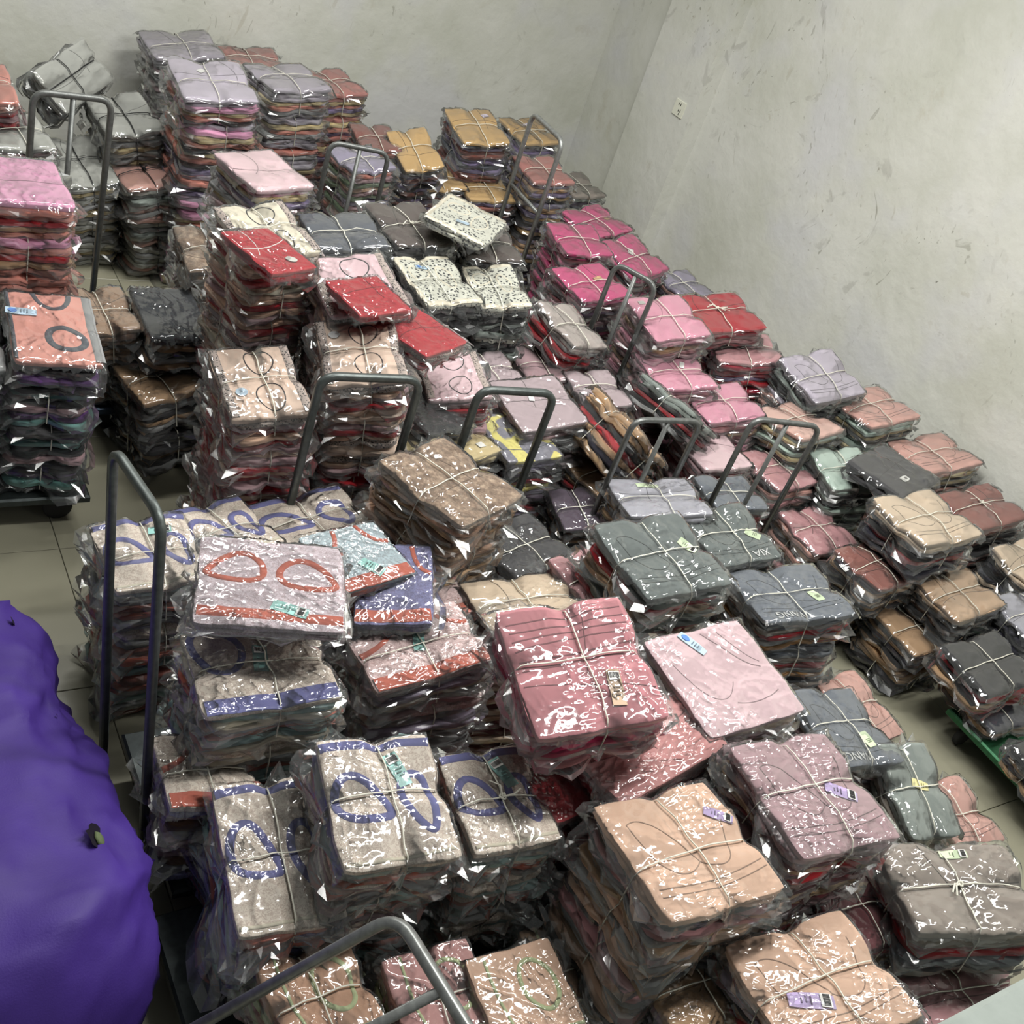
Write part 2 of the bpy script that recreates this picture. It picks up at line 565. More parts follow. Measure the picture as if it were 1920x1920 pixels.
def vnoise(x, y, k=0):
    l = LAT[k % 12]
    n = l.shape[0]
    xi, yi = np.floor(x).astype(int), np.floor(y).astype(int)
    fx, fy = x - xi, y - yi
    fx = fx * fx * (3 - 2 * fx)
    fy = fy * fy * (3 - 2 * fy)
    a = l[xi % n, yi % n]
    b = l[(xi + 1) % n, yi % n]
    c = l[xi % n, (yi + 1) % n]
    d = l[(xi + 1) % n, (yi + 1) % n]
    return (a * (1 - fx) + b * fx) * (1 - fy) + (c * (1 - fx) + d * fx) * fy


def ridged(x, y, k=0):
    return 1 - np.abs(2 * vnoise(x, y, k) - 1)


def unit_outline(n, e=9.0):
    th = np.linspace(0, 2 * np.pi, 2000, endpoint=False)
    c, s = np.cos(th), np.sin(th)
    u = np.sign(c) * np.abs(c) ** (2 / e)
    v = np.sign(s) * np.abs(s) ** (2 / e)
    du = np.hypot(np.diff(u, append=u[0]), np.diff(v, append=v[0]))
    L = np.concatenate([[0], np.cumsum(du)])
    t = np.linspace(0, L[-1], n, endpoint=False)
    return np.interp(t, L, np.append(u, u[0])), np.interp(t, L, np.append(v, v[0]))


OUT = {n: unit_outline(n) for n in (26, 36, 48)}


class Shape:
    """the squeezed pillow shape of one tied bundle"""
    def __init__(s, w, d, h, seed, pinch=0.22, top=True):
        s.w, s.d, s.h, s.seed, s.pinch = w, d, h, seed, pinch
        r = random.Random(seed)
        s.ox, s.oy = r.uniform(0, 40), r.uniform(0, 40)
        s.uc, s.vc = r.uniform(-0.1, 0.1), r.uniform(-0.1, 0.1)
        s.wr = r.uniform(0.0028, 0.0046)
        s.rot = r.uniform(0, 6.28)

    def kk(s, u, v):
        return np.exp(-((u - s.uc) / 0.2) ** 2), np.exp(-((v - s.vc) / 0.2) ** 2)

    def base(s, u, v, t):
        u, v = np.asarray(u, float), np.asarray(v, float)
        kx, ky = s.kk(u, v)
        uu, vv = np.clip(u, -1.2, 1.2), np.clip(v, -1.2, 1.2)
        p = 1 - s.pinch * np.minimum(kx * (0.25 + 0.85 * vv ** 2) + ky * (0.25 + 0.85 * uu ** 2), 1.25)
        # bellies between the strings
        p = p + 0.05 * (vnoise(u * 1.3 + s.ox, v * 1.3 + s.oy, s.seed) - 0.5) * 2
        edge = np.maximum(np.abs(uu), np.abs(vv))
        p = p - 0.10 * np.clip(edge - 0.55, 0, 1) ** 2
        z = s.h * (0.5 + (t - 0.5) * p) - s.h
        x = u * s.w / 2 * (1 - 0.05 * s.pinch / 0.22 * ky * uu ** 2)
        y = v * s.d / 2 * (1 - 0.05 * s.pinch / 0.22 * kx * vv ** 2)
        return x, y, z

    def wrinkle(s, u, v):
        c, q = math.cos(s.rot), math.sin(s.rot)
        a, b = u * c - v * q, u * q + v * c
        h = ridged(a * 2.2 + s.ox, b * 0.9 + s.oy, s.seed) ** 3 * 0.9
        h = h + ridged(b * 3.4 + s.oy, a * 1.4 + s.ox, s.seed + 1) ** 4 * 0.6
        h = h + vnoise(u * 5 + s.ox, v * 5, s.seed + 2) * 0.2
        kx, ky = s.kk(u, v)
        # radial gathers next to the strings
        ang = np.arctan2(v - s.vc, u - s.uc)
        rad = np.hypot(u - s.uc, v - s.vc)
        h = h + ridged(ang * 3.2 + s.ox, rad * 0.6, s.seed + 3) ** 3 * 0.5 * np.exp(-rad * 1.2) * (s.pinch / 0.22)
        return (h - 0.6) * s.wr

    def surf(s, u, v, off=0.0):
        x, y, z = s.base(u, v, 1.0)
        z = z + s.wrinkle(np.asarray(u, float), np.asarray(v, float)) + off
        return x, y, z


def inner_pack(s, i, n, npt, rs):
    """one folded garment seen edge on: plies bulging round a groove"""
    U, V = OUT[npt]
    t0, t1 = i / n, (i + 1) / n
    sx, sy = rs.uniform(0.93, 1.03), rs.uniform(0.93, 1.03)
    dx, dy = rs.uniform(-0.05, 0.05), rs.uniform(-0.05, 0.05)
    a = rs.uniform(-0.07, 0.07)
    k = rs.randrange(12)
    th = np.arctan2(V, U)
    jag = (vnoise(th * 5 + k * 3.1, th * 0 + i, k) - 0.5) * 0.06
    ply = [(vnoise(th * 9 + m * 7.7, th * 0 + m, k + m) - 0.5) * 0.03 for m in range(3)]
    rings = [(0.70, 1.0, None), (0.95, 0.98, None), (1.0, 0.80, 0), (0.975, 0.52, 1), (1.0, 0.22, 2), (0.95, 0.02, None)]
    ca, sa = math.cos(a), math.sin(a)
    verts = []
    zw = (vnoise(th * 4 + k, th * 0 + i * 1.7, k + 5) - 0.5) * 0.35 / n
    for rr, tt, p in rings:
        f = rr + jag + (ply[p] if p is not None else 0)
        u0, v0 = U * f * sx, V * f * sy
        u, v = u0 * ca - v0 * sa + dx, u0 * sa + v0 * ca + dy
        x, y, z = s.base(u, v, t0 + (t1 - t0) * tt + zw)
        verts.append(np.stack([x, y, z], 1))
    V3 = np.concatenate(verts)
    n_ = npt
    F = []
    for r in range(len(rings) - 1):
        for j in range(n_):
            l = (j + 1) % n_
            F.append((r * n_ + j, (r + 1) * n_ + j, (r + 1) * n_ + l, r * n_ + l))
    F.append(tuple(range(n_)))
    F.append(tuple((len(rings) - 1) * n_ + j for j in range(n_ - 1, -1, -1)))
    return V3, F, (sx, sy, dx, dy, ca, sa, t0, t1)


def side_film(s, info, npt, rs, flap=0.05):
    """the ruffled edge of the clear bag round one inner pack"""
    U, V = OUT[npt]
    sx, sy, dx, dy, ca, sa, t0, t1 = info
    k = rs.randrange(12)
    th = np.arctan2(V, U)
    m = 0.012 + flap * 2.2 / s.w * np.maximum(vnoise(th * 3.5 + k, th * 0, k) - 0.25, 0) ** 1.3
    m = m + np.array([rs.uniform(-0.012, 0.022) for _ in range(npt)])
    kx, ky = s.kk(U, V)
    m = m * (1 - 0.75 * np.clip(kx * np.abs(V) ** 4 + ky * np.abs(U) ** 4, 0, 1))
    dt = (vnoise(th * 6 + k, th * 0 + 3, k + 1) - 0.5) * (t1 - t0) * 1.5
    dt = dt + np.array([rs.uniform(-0.3, 0.3) for _ in range(npt)]) * (t1 - t0)
    vs = []
    for rr, tt, jit in ((0.93, 1.06, 0), (1.0, 0.92, 0.5), (1.0, 0.5, 1.0), (0.985, 0.02, 0.5)):
        f = rr + m * (jit + 0.25)
        if tt == 0.5:
            f = f + 0.01
        u0, v0 = U * f * sx, V * f * sy
        u, v = u0 * ca - v0 * sa + dx, u0 * sa + v0 * ca + dy
        x, y, z = s.base(u, v, t0 + (t1 - t0) * tt + dt * jit)
        vs.append(np.stack([x, y, z], 1))
    V3 = np.concatenate(vs)
    F = []
    for r in range(3):
        for j in range(npt):
            l = (j + 1) % npt
            F.append((r * npt + j, (r + 1) * npt + j, (r + 1) * npt + l, r * npt + l))
    return V3, F


def top_pack(s, n, g, rs):
    """the uppermost folded garment with its wrinkles"""
    q = np.linspace(-1, 1, g)
    q = np.sign(q) * np.abs(q) ** 0.92
    gu, gv = np.meshgrid(q, q, indexing='ij')
    u = gu * (1 - 0.035 * gv ** 8) + (vnoise(gv * 2.5 + s.ox, gu * 0 + 2, s.seed) - 0.5) * 0.05 * np.abs(gu) ** 3
    v = gv * (1 - 0.035 * gu ** 8) + (vnoise(gu * 2.5 + s.oy, gv * 0 + 5, s.seed) - 0.5) * 0.05 * np.abs(gv) ** 3
    x, y, z = s.surf(u, v)
    e = np.maximum(np.abs(gu), np.abs(gv))
    z = z - np.clip(e - 0.93, 0, 1) * 0.05
    Vt = np.stack([x.ravel(), y.ravel(), z.ravel()], 1)
    F = []
    for i in range(g - 1):
        for j in range(g - 1):
            F.append((i * g + j, (i + 1) * g + j, (i + 1) * g + j + 1, i * g + j + 1))
    per = [(i, 0) for i in range(g)] + [(g - 1, j) for j in range(1, g)] + [(i, g - 1) for i in range(g - 2, -1, -1)] + [(0, j) for j in range(g - 2, 0, -1)]
    idx = [i * g + j for i, j in per]
    pu = np.array([u[i, j] for i, j in per])
    pv = np.array([v[i, j] for i, j in per])
    allv = [Vt]
    prev = idx
    cnt = len(Vt)
    m = len(per)
    for rr, tt in ((1.012, 0.80), (0.99, 0.5), (1.008, 0.2), (0.93, 0.02)):
        xx, yy, zz = s.base(pu * rr, pv * rr, 1 - (1 - tt) / n)
        allv.append(np.stack([xx, yy, zz], 1))
        cur = list(range(cnt, cnt + m))
        for a in range(m):
            b = (a + 1) % m
            F.append((prev[a], prev[b], cur[b], cur[a])[::-1])
        prev = cur
        cnt += m
    F.append(tuple(prev))
    return np.concatenate(allv), F


def top_film(s, n, g, rs, margin=0.10):
    """the clear bag over the top pack, creased, its edges standing out past the cloth"""
    q = np.linspace(-1 - margin, 1 + margin, g)
    cell = q[1] - q[0]
    gu, gv = np.meshgrid(q, q, indexing='ij')
    k = s.seed
    rr = np.random.RandomState(k)
    gu = gu + (rr.rand(g, g) - 0.5) * cell * 0.5
    gv = gv + (rr.rand(g, g) - 0.5) * cell * 0.5
    wob = 0.07
    u = gu + (vnoise(gv * 3 + s.ox, gu * 0 + 1, k) - 0.5) * wob * np.abs(gu) ** 4
    v = gv + (vnoise(gu * 3 + s.oy, gv * 0 + 4, k) - 0.5) * wob * np.abs(gv) ** 4
    cu, cv = np.clip(u, -1.02, 1.02), np.clip(v, -1.02, 1.02)
    x, y, z = s.surf(cu, cv)
    x = x + (u - cu) * s.w / 2
    y = y + (v - cv) * s.d / 2
    over = np.maximum(np.maximum(np.abs(u), np.abs(v)) - 1.0, 0)
    c, sn = math.cos(s.rot + 0.7), math.sin(s.rot + 0.7)
    a, b = u * c - v * sn, u * sn + v * c
    m = s.w / 0.30
    # long drawn-out creases, crossing pulls and a little crumple
    fine = min(1.0, 0.05 / cell) if cell > 0.05 else 1.0
    brk = vnoise(u * 6 + 3, v * 6 + s.ox, k + 8)
    cre = ridged(a * 9.0 * fine + s.ox, b * 2.0 + s.oy, k + 4) ** 5 * 0.0060 * brk * 1.6
    cre = cre + ridged(b * 10.0 * fine + s.oy, a * 2.6 + s.ox, k + 6) ** 6 * 0.0055 * (1.3 - brk)
    cre = cre + ridged(u * 4.5 + s.ox, v * 4.5 + s.oy, k + 7) ** 3 * 0.0032
    cre = cre + ridged(a * 3.0 + b * 13.0 * fine, b * 4.0 - a * 2 + s.ox, k + 9) ** 5 * 0.0035
    cre = cre * np.clip((vnoise(u * 1.7 + s.oy, v * 1.7 + s.ox, k + 10) - 0.36) * 3.0, 0.16, 1.05)      # calm, taut areas between crumpled ones
    z = z + 0.003 + cre * m + rr.rand(g, g) * 0.0003 * m * (cell / 0.03)
    z = z - over * (0.10 + 0.42 * vnoise(u * 2.2 + s.oy, v * 2.2 + s.ox, k + 5)) * 0.8
    z = z + over * (rr.rand(g, g) - 0.5) * 0.06
    V3 = np.stack([x.ravel(), y.ravel(), z.ravel()], 1)
    F = []
    for i in range(g - 1):
        for j in range(g - 1):
            p, q_, r_, t_ = i * g + j, (i + 1) * g + j, (i + 1) * g + j + 1, i * g + j + 1
            if (i + j) % 2:
                F += [(p, q_, r_), (p, r_, t_)]
            else:
                F += [(p, q_, t_), (q_, r_, t_)]
    return V3, F


def tube(path, r, sides=5, flat=1.0):
    path = np.asarray(path, float)
    n = len(path)
    V, F = [], []
    for i in range(n):
        t = path[min(i + 1, n - 1)] - path[max(i - 1, 0)]
        t /= max(np.linalg.norm(t), 1e-9)
        a = np.cross(t, (0.13, 0.31, 0.94))
        if np.linalg.norm(a) < 0.2:
            a = np.cross(t, (0.9, 0.1, 0.0))
        a /= np.linalg.norm(a)
        b = np.cross(t, a)
        for k in range(sides):
            w = 2 * math.pi * k / sides
            V.append(path[i] + a * r * math.cos(w) + b * r * flat * math.sin(w))
    for i in range(n - 1):
        for k in range(sides):
            l = (k + 1) % sides
            F.append((i * sides + k, i * sides + l, (i + 1) * sides + l, (i + 1) * sides + k))
    return V, F


def twine_data(s, r, lo=-1):
    parts = []
    m = 22
    for axis in (0, 1):
        q = np.linspace(-1.0, 1.0, m)
        wob = (np.array([vnoise(np.array([i * 0.3 + s.ox]), np.array([axis * 3.0]), s.seed)[0] for i in range(m)]) - 0.5) * 0.05
        if axis == 0:
            u, v = q, s.vc + wob
        else:
            u, v = s.uc + wob, q
        x, y, z = s.surf(u, v, 0.009)
        top = np.stack([x, y, z], 1)
        ends = []
        for e in (0, -1):
            col = []
            for t in (0.88, 0.6, 0.3, 0.02):
                a, b, c = s.base(np.array([u[e] * (1.03 if axis == 0 else 1)]), np.array([v[e] * (1.03 if axis == 1 else 1)]), t)
                col.append((a[0], b[0], c[0]))
            ends.append(col)
        path = ends[0][::-1] + [tuple(p) for p in top[1:-1]] + ends[1]
        parts.append(tube(path, r, 5, 0.7))
    return parts


def strip(s, uv, width, off=0.0022, closed=False):
    """a flat sewn band following the cloth"""
    P = np.asarray(uv, float)
    n = len(P)
    if closed:
        T = np.roll(P, -1, 0) - np.roll(P, 1, 0)
    else:
        T = np.gradient(P, axis=0)
    T = T * np.array([s.w, s.d])
    T /= np.maximum(np.linalg.norm(T, axis=1, keepdims=True), 1e-9)
    N = np.stack([-T[:, 1], T[:, 0]], 1) / np.array([s.w / 2, s.d / 2])
    V = []
    for k, (a, o) in enumerate(((-0.5, -0.001), (-0.42, off), (0.42, off), (0.5, -0.001))):
        Q = P + N * width * a
        x, y, z = s.surf(Q[:, 0], Q[:, 1], o)
        V.append(np.stack([x, y, z], 1))
    V = np.concatenate(V)
    F = []
    for k in range(3):
        for i in range(n if closed else n - 1):
            j = (i + 1) % n
            F.append((k * n + i, k * n + j, (k + 1) * n + j, (k + 1) * n + i))
    return V.tolist(), F


def loop_uv(cu, cv, a, b, rot, point=0.0, m=34):
    th = np.linspace(0, 2 * np.pi, m, endpoint=False)
    x = np.cos(th) * a
    y = np.sin(th) * b * (1 - point * np.cos(th))
    c, q = math.cos(rot), math.sin(rot)
    return np.stack([cu + x * c - y * q, cv + x * q + y * c], 1)


def arc_uv(pts, m=22):
    pts = np.asarray(pts, float)
    t = np.linspace(0, 1, m)
    if len(pts) == 2:
        return pts[0] + (pts[1] - pts[0]) * t[:, None]
    if len(pts) == 3:
        return ((1 - t) ** 2)[:, None] * pts[0] + (2 * t * (1 - t))[:, None] * pts[1] + (t ** 2)[:, None] * pts[2]
    return ((1 - t) ** 3)[:, None] * pts[0] + (3 * t * (1 - t) ** 2)[:, None] * pts[1] + (3 * t * t * (1 - t))[:, None] * pts[2] + (t ** 3)[:, None] * pts[3]


C = {
    'flo': srgb((238, 224, 209)),
    'pinkflo': srgb((228, 200, 198)),
    'lilacflo': srgb((220, 205, 212)),
    'bluefl': srgb((129, 129, 171)),
    'bluepale': srgb((178, 195, 202)),
    'aqua': srgb((164, 194, 191)),
    'grey': srgb((150, 150, 150)),
    'coral': srgb((194, 108, 90)),
    'mauve': srgb((174, 142, 147)),
    'cream': srgb((222, 210, 188)),
    'lilac': srgb((167, 155, 175)),
    'white': srgb((232, 230, 225)),
    'rose': srgb((207, 136, 143)),
    'hotpink': srgb((189, 53, 93)),
    'palepink': srgb((222, 190, 195)),
    'beige': srgb((212, 189, 163)),
    'dustyrose': srgb((200, 138, 136)),
    'red': srgb((168, 32, 42)),
    'redm': srgb((146, 37, 50)),
    'maroon': srgb((104, 46, 52)),
    'peach': srgb((228, 188, 162)),
    'palepeach': srgb((232, 203, 183)),
    'charcoal': srgb((58, 56, 58)),
    'pinkd': srgb((189, 137, 140)),
    'tan': srgb((178, 143, 108)),
    'taupe': srgb((148, 136, 126)),
    'taupeg': srgb((170, 158, 152)),
    'slate': srgb((105, 110, 118)),
    'slated': srgb((87, 90, 97)),
    'greygreen': srgb((99, 106, 104)),
    'sage': srgb((141, 149, 143)),
    'lilacgrey': srgb((164, 162, 171)),
    'orange': srgb((182, 131, 72)),
    'salmon': srgb((209, 159, 147)),
    'salmonp': srgb((216, 174, 161)),
    'mink': srgb((171, 139, 114)),
    'peachd': srgb((199, 156, 129)),
    'brown': srgb((100, 73, 58)),
    'brownd': srgb((83, 72, 67)),
    'tand': srgb((160, 131, 107)),
    'black': srgb((30, 28, 30)),
    'violetd': srgb((74, 59, 74)),
    'yellow': srgb((218, 206, 119)),
    'lilacd': srgb((149, 141, 161)),
    'khaki': srgb((202, 182, 136)),
    'navy': srgb((46, 44, 56)),
    'navyk': srgb((31, 34, 41)),
    'mauveg': srgb((174, 155, 159)),
    'lace': srgb((188, 171, 162)),
    'creamy': srgb((228, 218, 196)),
    'leo': srgb((205, 204, 190)),
    'magenta': srgb((190, 74, 118)),
    'pink': srgb((212, 146, 165)),
    'crimson': srgb((145, 29, 48)),
    'violetm': srgb((127, 114, 146)),
    'lavender': srgb((187, 177, 190)),
    'lavenderg': srgb((169, 161, 171)),
    'mint': srgb((178, 195, 183)),
    'rustd': srgb((140, 85, 75)),
    'beiged': srgb((189, 157, 127)),
    'pinkb': srgb((222, 157, 189)),
    'coralb': srgb((204, 132, 118)),
    'coralm': srgb((185, 121, 113)),
    'palegrey': srgb((176, 176, 169)),
    'gold': srgb((203, 165, 109)),
    'greenm': srgb((105, 122, 95)),
    'coralp': srgb((224, 156, 142)),
    'violet': srgb((95, 61, 115)),
    'teal': srgb((114, 161, 154)),
    'greyl': srgb((160, 160, 160)),
    'lime': srgb((194, 204, 157)),
    'pinkm': srgb((199, 149, 145)),
    'bluetrim': srgb((114, 115, 169)),
    'coraltrim': srgb((195, 101, 81)),
    'twine': srgb((215, 212, 198)),
    'blackcord': srgb((22, 22, 24)),
    'aquatag': srgb((153, 205, 198)),
    'kraft': srgb((185, 151, 116)),
    'bluetag': srgb((175, 197, 214)),
    'lilactag': srgb((184, 163, 208)),
    'greentag': srgb((207, 222, 185)),
    'yellowtag': srgb((223, 215, 159)),
    'lilacb': srgb((187, 153, 200)),
}


def shade(c, f):
    return (c[0] * f, c[1] * f, c[2] * f, 1)


def patch(s, cu, cv, a, b, rot, off, nu=5, nv=3, shape=None):
    """a card lying on the cloth; a, b in metres"""
    V, F = [], []
    c, q = math.cos(rot), math.sin(rot)
    for i in range(nu):
        for j in range(nv):
            x, y = (i / (nu - 1) - 0.5) * a, (j / (nv - 1) - 0.5) * b
            if shape == 'foot':
                y *= 0.72 + 0.28 * math.sin(2.6 * i / (nu - 1) + 0.4)
            elif shape == 'round':
                y *= max(0.12, math.sqrt(max(0.0, 1 - (2 * i / (nu - 1) - 1) ** 2)))
            V.append((cu + (x * c - y * q) / (s.w / 2), cv + (x * q + y * c) / (s.d / 2)))
    V = np.array(V)
    X, Y, Z = s.surf(V[:, 0], V[:, 1], off)
    zm = Z.mean()
    Z = zm + (Z - zm) * 0.6 + 0.0012
    top = np.stack([X, Y, Z], 1)
    bot = top - np.array([0, 0, 0.0012])
    n = len(top)
    for i in range(nu - 1):
        for j in range(nv - 1):
            f = (i * nv + j, (i + 1) * nv + j, (i + 1) * nv + j + 1, i * nv + j + 1)
            F.append(f)
            F.append(tuple(k + n for k in f[::-1]))
    per = [i * nv for i in range(nu)] + [(nu - 1) * nv + j for j in range(1, nv)] + [i * nv + nv - 1 for i in range(nu - 2, -1, -1)] + list(range(nv - 2, 0, -1))
    for k in range(len(per)):
        l = (k + 1) % len(per)
        F.append((per[l], per[k], per[k] + n, per[l] + n))
    return np.concatenate([top, bot]).tolist(), F


def hang_tag(s, parent, spec):
    # spec: (cu, cv, length, width, rot_deg, colour, shape, barcode)
    cu, cv, a, b, rot, col, shp, bar = spec
    rot = math.radians(rot)
    o = mesh_obj('hang_tag', *patch(s, cu, cv, a, b, rot, 0.003, 7 if shp else 5, 3, shp), 'card', parent, False, C[col])
    c, q = math.cos(rot), math.sin(rot)
    mk = lambda x, y: (cu + (x * c - y * q) / (s.w / 2), cv + (x * q + y * c) / (s.d / 2))
    if bar:
        w0, w1 = mk(a * 0.30, 0)
        mesh_obj('barcode_label', *patch(s, w0, w1, a * 0.24, b * 0.8, rot, 0.0052, 3, 3), 'card', o, False, C['white'])
        parts = []
        for i in range(9):
            y = (-0.32 + 0.08 * i) * b
            w = mk(a * 0.31, y)
            parts.append(patch(s, w[0], w[1], a * 0.15, b * (0.045 if i % 3 else 0.025), rot, 0.0066, 2, 2))
        mesh_obj('barcode', *join(parts), 'ink', o, False, (0.02, 0.02, 0.02, 1))
        parts = []
        for i in range(3):
            w = mk(a * (-0.02 - 0.1 * i), (0.05 if i % 2 else -0.04) * b)
            parts.append(patch(s, w[0], w[1], a * 0.03, b * (0.5 - 0.1 * i), rot, 0.0052, 2, 3))
        mesh_obj('print', *join(parts), 'ink', o, False, shade(C[col], 0.25))
        if col == 'kraft':
            w = mk(-a * 0.24, 0)
            lettering(s, o, 'C', w[0] - 0.02, w[1], b * 0.55, rot, 0.0062).color = (0.03, 0.02, 0.015, 1)
    elif shp == 'foot':
        parts = []
        for i in range(3):
            w = mk(a * (0.0 + 0.1 * i), 0)
            parts.append(patch(s, w[0], w[1], a * 0.03, b * 0.45, rot, 0.0052, 2, 3))
        mesh_obj('print', *join(parts), 'ink', o, False, shade(C[col], 0.3))
        if col == 'bluetag':
            w = mk(-a * 0.27, 0)
            mesh_obj('printed_patch', *patch(s, w[0], w[1], a * 0.3, b * 0.6, rot, 0.0052, 5, 3, 'round'), 'card', o, False, srgb((92, 132, 196)))


def lettering(s, parent, text, cu, cv, size, rot, off=0.0035):
    cu_ = bpy.data.curves.new('lettering', 'FONT')
    cu_.body = text
    cu_.size = size
    cu_.align_x = 'CENTER'
    tmp = bpy.data.objects.new('lettering_tmp', cu_)
    COL.objects.link(tmp)
    dg = bpy.context.evaluated_depsgraph_get()
    me = bpy.data.meshes.new_from_object(tmp.evaluated_get(dg))
    bpy.data.objects.remove(tmp)
    n = len(me.vertices)
    co = np.zeros(n * 3)
    me.vertices.foreach_get('co', co)
    co = co.reshape(-1, 3)
    c, q = math.cos(rot), math.sin(rot)
    X = cu + (co[:, 0] * c - co[:, 1] * q) / (s.w / 2)
    Y = cv + (co[:, 0] * q + co[:, 1] * c) / (s.d / 2)
    x, y, z = s.surf(X, Y, off)
    me.vertices.foreach_set('co', np.stack([x, y, z], 1).ravel())
    me.materials.clear()
    me.materials.append(MAT['ink'])
    o = bpy.data.objects.new('lettering', me)
    COL.objects.link(o)
    o.parent = parent
    o.color = srgb((206, 206, 204))
    return o


def trims(s, style, top, col, rs, seam=None):
    dark = shade(col, 0.45) if seam is None else seam
    T = []     # (uv path, width m, colour, closed, name, material)
    def seam_(p, w=0.0028, c=None, closed=False):
        T.append((p, w, c or dark, closed, 'seam', 'plain'))
    def band(p, w, c, closed=False, m='plain'):
        T.append((p, w, c, closed, 'trim', m))
    if style in ('plain', 'folded', 'mink'):
        a = rs.uniform(-0.3, 0.3)
        seam_(arc_uv([(-0.95, a), (-0.2, a + rs.uniform(-0.5, 0.5)), (0.95, a + rs.uniform(-0.3, 0.3))]))
        b = rs.uniform(-0.5, 0.5)
        seam_(arc_uv([(b, 0.95), (b + rs.uniform(-0.5, 0.5), 0.3), (b + rs.uniform(-0.4, 0.4), -0.2)]))
        if style == 'folded':
            for k in range(6):
                y = 0.78 - 0.14 * k
                seam_(arc_uv([(-0.9, y - 0.06), (-0.1, y + 0.10 * rs.uniform(-1, 1)), (0.93, y + 0.05)]), 0.004)
    elif style == 'bra' or style.startswith('text'):
        seam_(arc_uv([(-0.75, 0.55), (-0.6, -0.75), (0.0, -0.25)]))
        seam_(arc_uv([(0.0, -0.25), (0.6, -0.75), (0.75, 0.5)]))
        seam_(arc_uv([(-0.75, 0.55), (-0.35, 0.75), (0.0, -0.25)]))
        seam_(arc_uv([(-0.9, -0.62), (0, -0.78), (0.92, -0.6)]))
        seam_(arc_uv([(-0.88, -0.5), (0, -0.66), (0.9, -0.48)]))
    elif style == 'vneck':
        seam_(arc_uv([(-0.8, 0.4), (-0.5, -0.9), (0.05, -0.15)]), 0.0022)
        seam_(arc_uv([(0.1, 0.9), (0.45, 0.1), (0.75, 0.0)]), 0.0035)
        seam_(arc_uv([(-0.15, -0.55), (0.3, -0.7), (0.75, -0.5)]), 0.003)
        seam_(arc_uv([(0.4, 0.85), (0.55, 0.3), (0.8, 0.1)]), 0.0022)
    elif style == 'floralblue':
        blue = C['bluetrim']
        band(loop_uv(-0.42, 0.0, 0.48, 0.30, -0.5, 0.5), 0.020, blue, True)
        band(loop_uv(0.55, -0.1, 0.46, 0.24, 1.75, -0.35), 0.019, blue, True)
        band(arc_uv([(-0.98, 0.86), (0, 0.95), (0.98, 0.84)]), 0.022, blue)
        band(arc_uv([(-0.95, -0.90), (0, -0.93), (0.95, -0.86)]), 0.008, C['creamy'])
    elif style == 'floralband':
        blue = C['bluetrim']
        band(loop_uv(-0.55, 0.45, 0.34, 0.52, 0.25, 0.25), 0.018, blue, True)
        band(arc_uv([(0.15, 0.98), (0.35, 0.45), (0.95, 0.7)]), 0.016, blue)
        band(arc_uv([(-0.97, -0.83), (0, -0.86), (0.97, -0.80)]), 0.046, blue)
    elif style == 'coralband':
        co = C['coraltrim']
        band(arc_uv([(-0.97, 0.1), (-0.3, 0.15), (-0.15, 0.95)]), 0.014, co)
        band(arc_uv([(0.45, 0.95), (0.55, 0.3), (0.97, 0.25)]), 0.014, co)
        band(arc_uv([(-0.97, -0.80), (0, -0.84), (0.97, -0.78)]), 0.045, co)
    elif style == 'coralarm':
        co = C['coraltrim']
        band(loop_uv(-0.52, 0.25, 0.40, 0.30, 0.35, -0.5), 0.018, co, True)
        band(loop_uv(0.52, 0.18, 0.42, 0.29, -0.45, 0.45), 0.018, co, True)
        band(arc_uv([(-0.97, -0.74), (0, -0.76), (0.97, -0.78)]), 0.034, co)
    elif style == 'lace':
        for x in (-0.9, 0.9):
            band(arc_uv([(x, -0.96), (x * 0.97, 0), (x, 0.96)]), 0.026, C['lace'], False, 'lace')
        seam_(loop_uv(0.15, 0.55, 0.36, 0.34, 0.2, 0.2), 0.004, C['charcoal'], True)
        seam_(loop_uv(0.12, -0.45, 0.34, 0.38, -0.2, -0.2), 0.004, C['charcoal'], True)
    elif style == 'leopard':
        band(arc_uv([(-0.94, 0.93), (0, 0.95), (0.94, 0.93)]), 0.018, C['creamy'])
        band(arc_uv([(-0.94, -0.94), (0, -0.92), (0.94, -0.94)]), 0.024, C['creamy'])
        band(arc_uv([(-0.95, -0.9), (-0.95, 0), (-0.93, 0.9)]), 0.016, C['creamy'])
        seam_(loop_uv(0.4, 0.1, 0.25, 0.42, 0.1, 0.3), 0.006, C['creamy'], True)
        seam_(loop_uv(-0.4, 0.35, 0.35, 0.25, 0.1, 0.3), 0.006, C['creamy'], True)
    elif style == 'tank':
        gr = C['slated']
        band(arc_uv([(-0.35, 0.95), (-0.2, 0.3), (0.45, 0.45), (0.5, 0.95)]), 0.016, gr)
        band(loop_uv(0.25, -0.35, 0.42, 0.30, -0.2, 0.15), 0.022, gr, True)
        band(arc_uv([(0.93, -0.95), (0.91, 0), (0.93, 0.95)]), 0.03, C['grey'])
        band(arc_uv([(-0.97, -0.95), (-0.95, 0), (-0.97, 0.95)]), 0.012, gr)
    elif style == 'lime':
        li = C['lime']
        band(loop_uv(0.35, 0.15, 0.38, 0.52, 0.2, 0.1), 0.011, li, True)
        band(arc_uv([(-0.95, -0.85), (0, -0.75), (0.95, -0.8)]), 0.008, li)
        band(arc_uv([(-0.6, 0.95), (-0.7, 0.2), (-0.5, -0.7)]), 0.007, li)
    elif style == 'camo':
        seam_(arc_uv([(-0.9, -0.5), (0, -0.7), (0.95, -0.4)]), 0.003, C['slated'])
    groups = {}
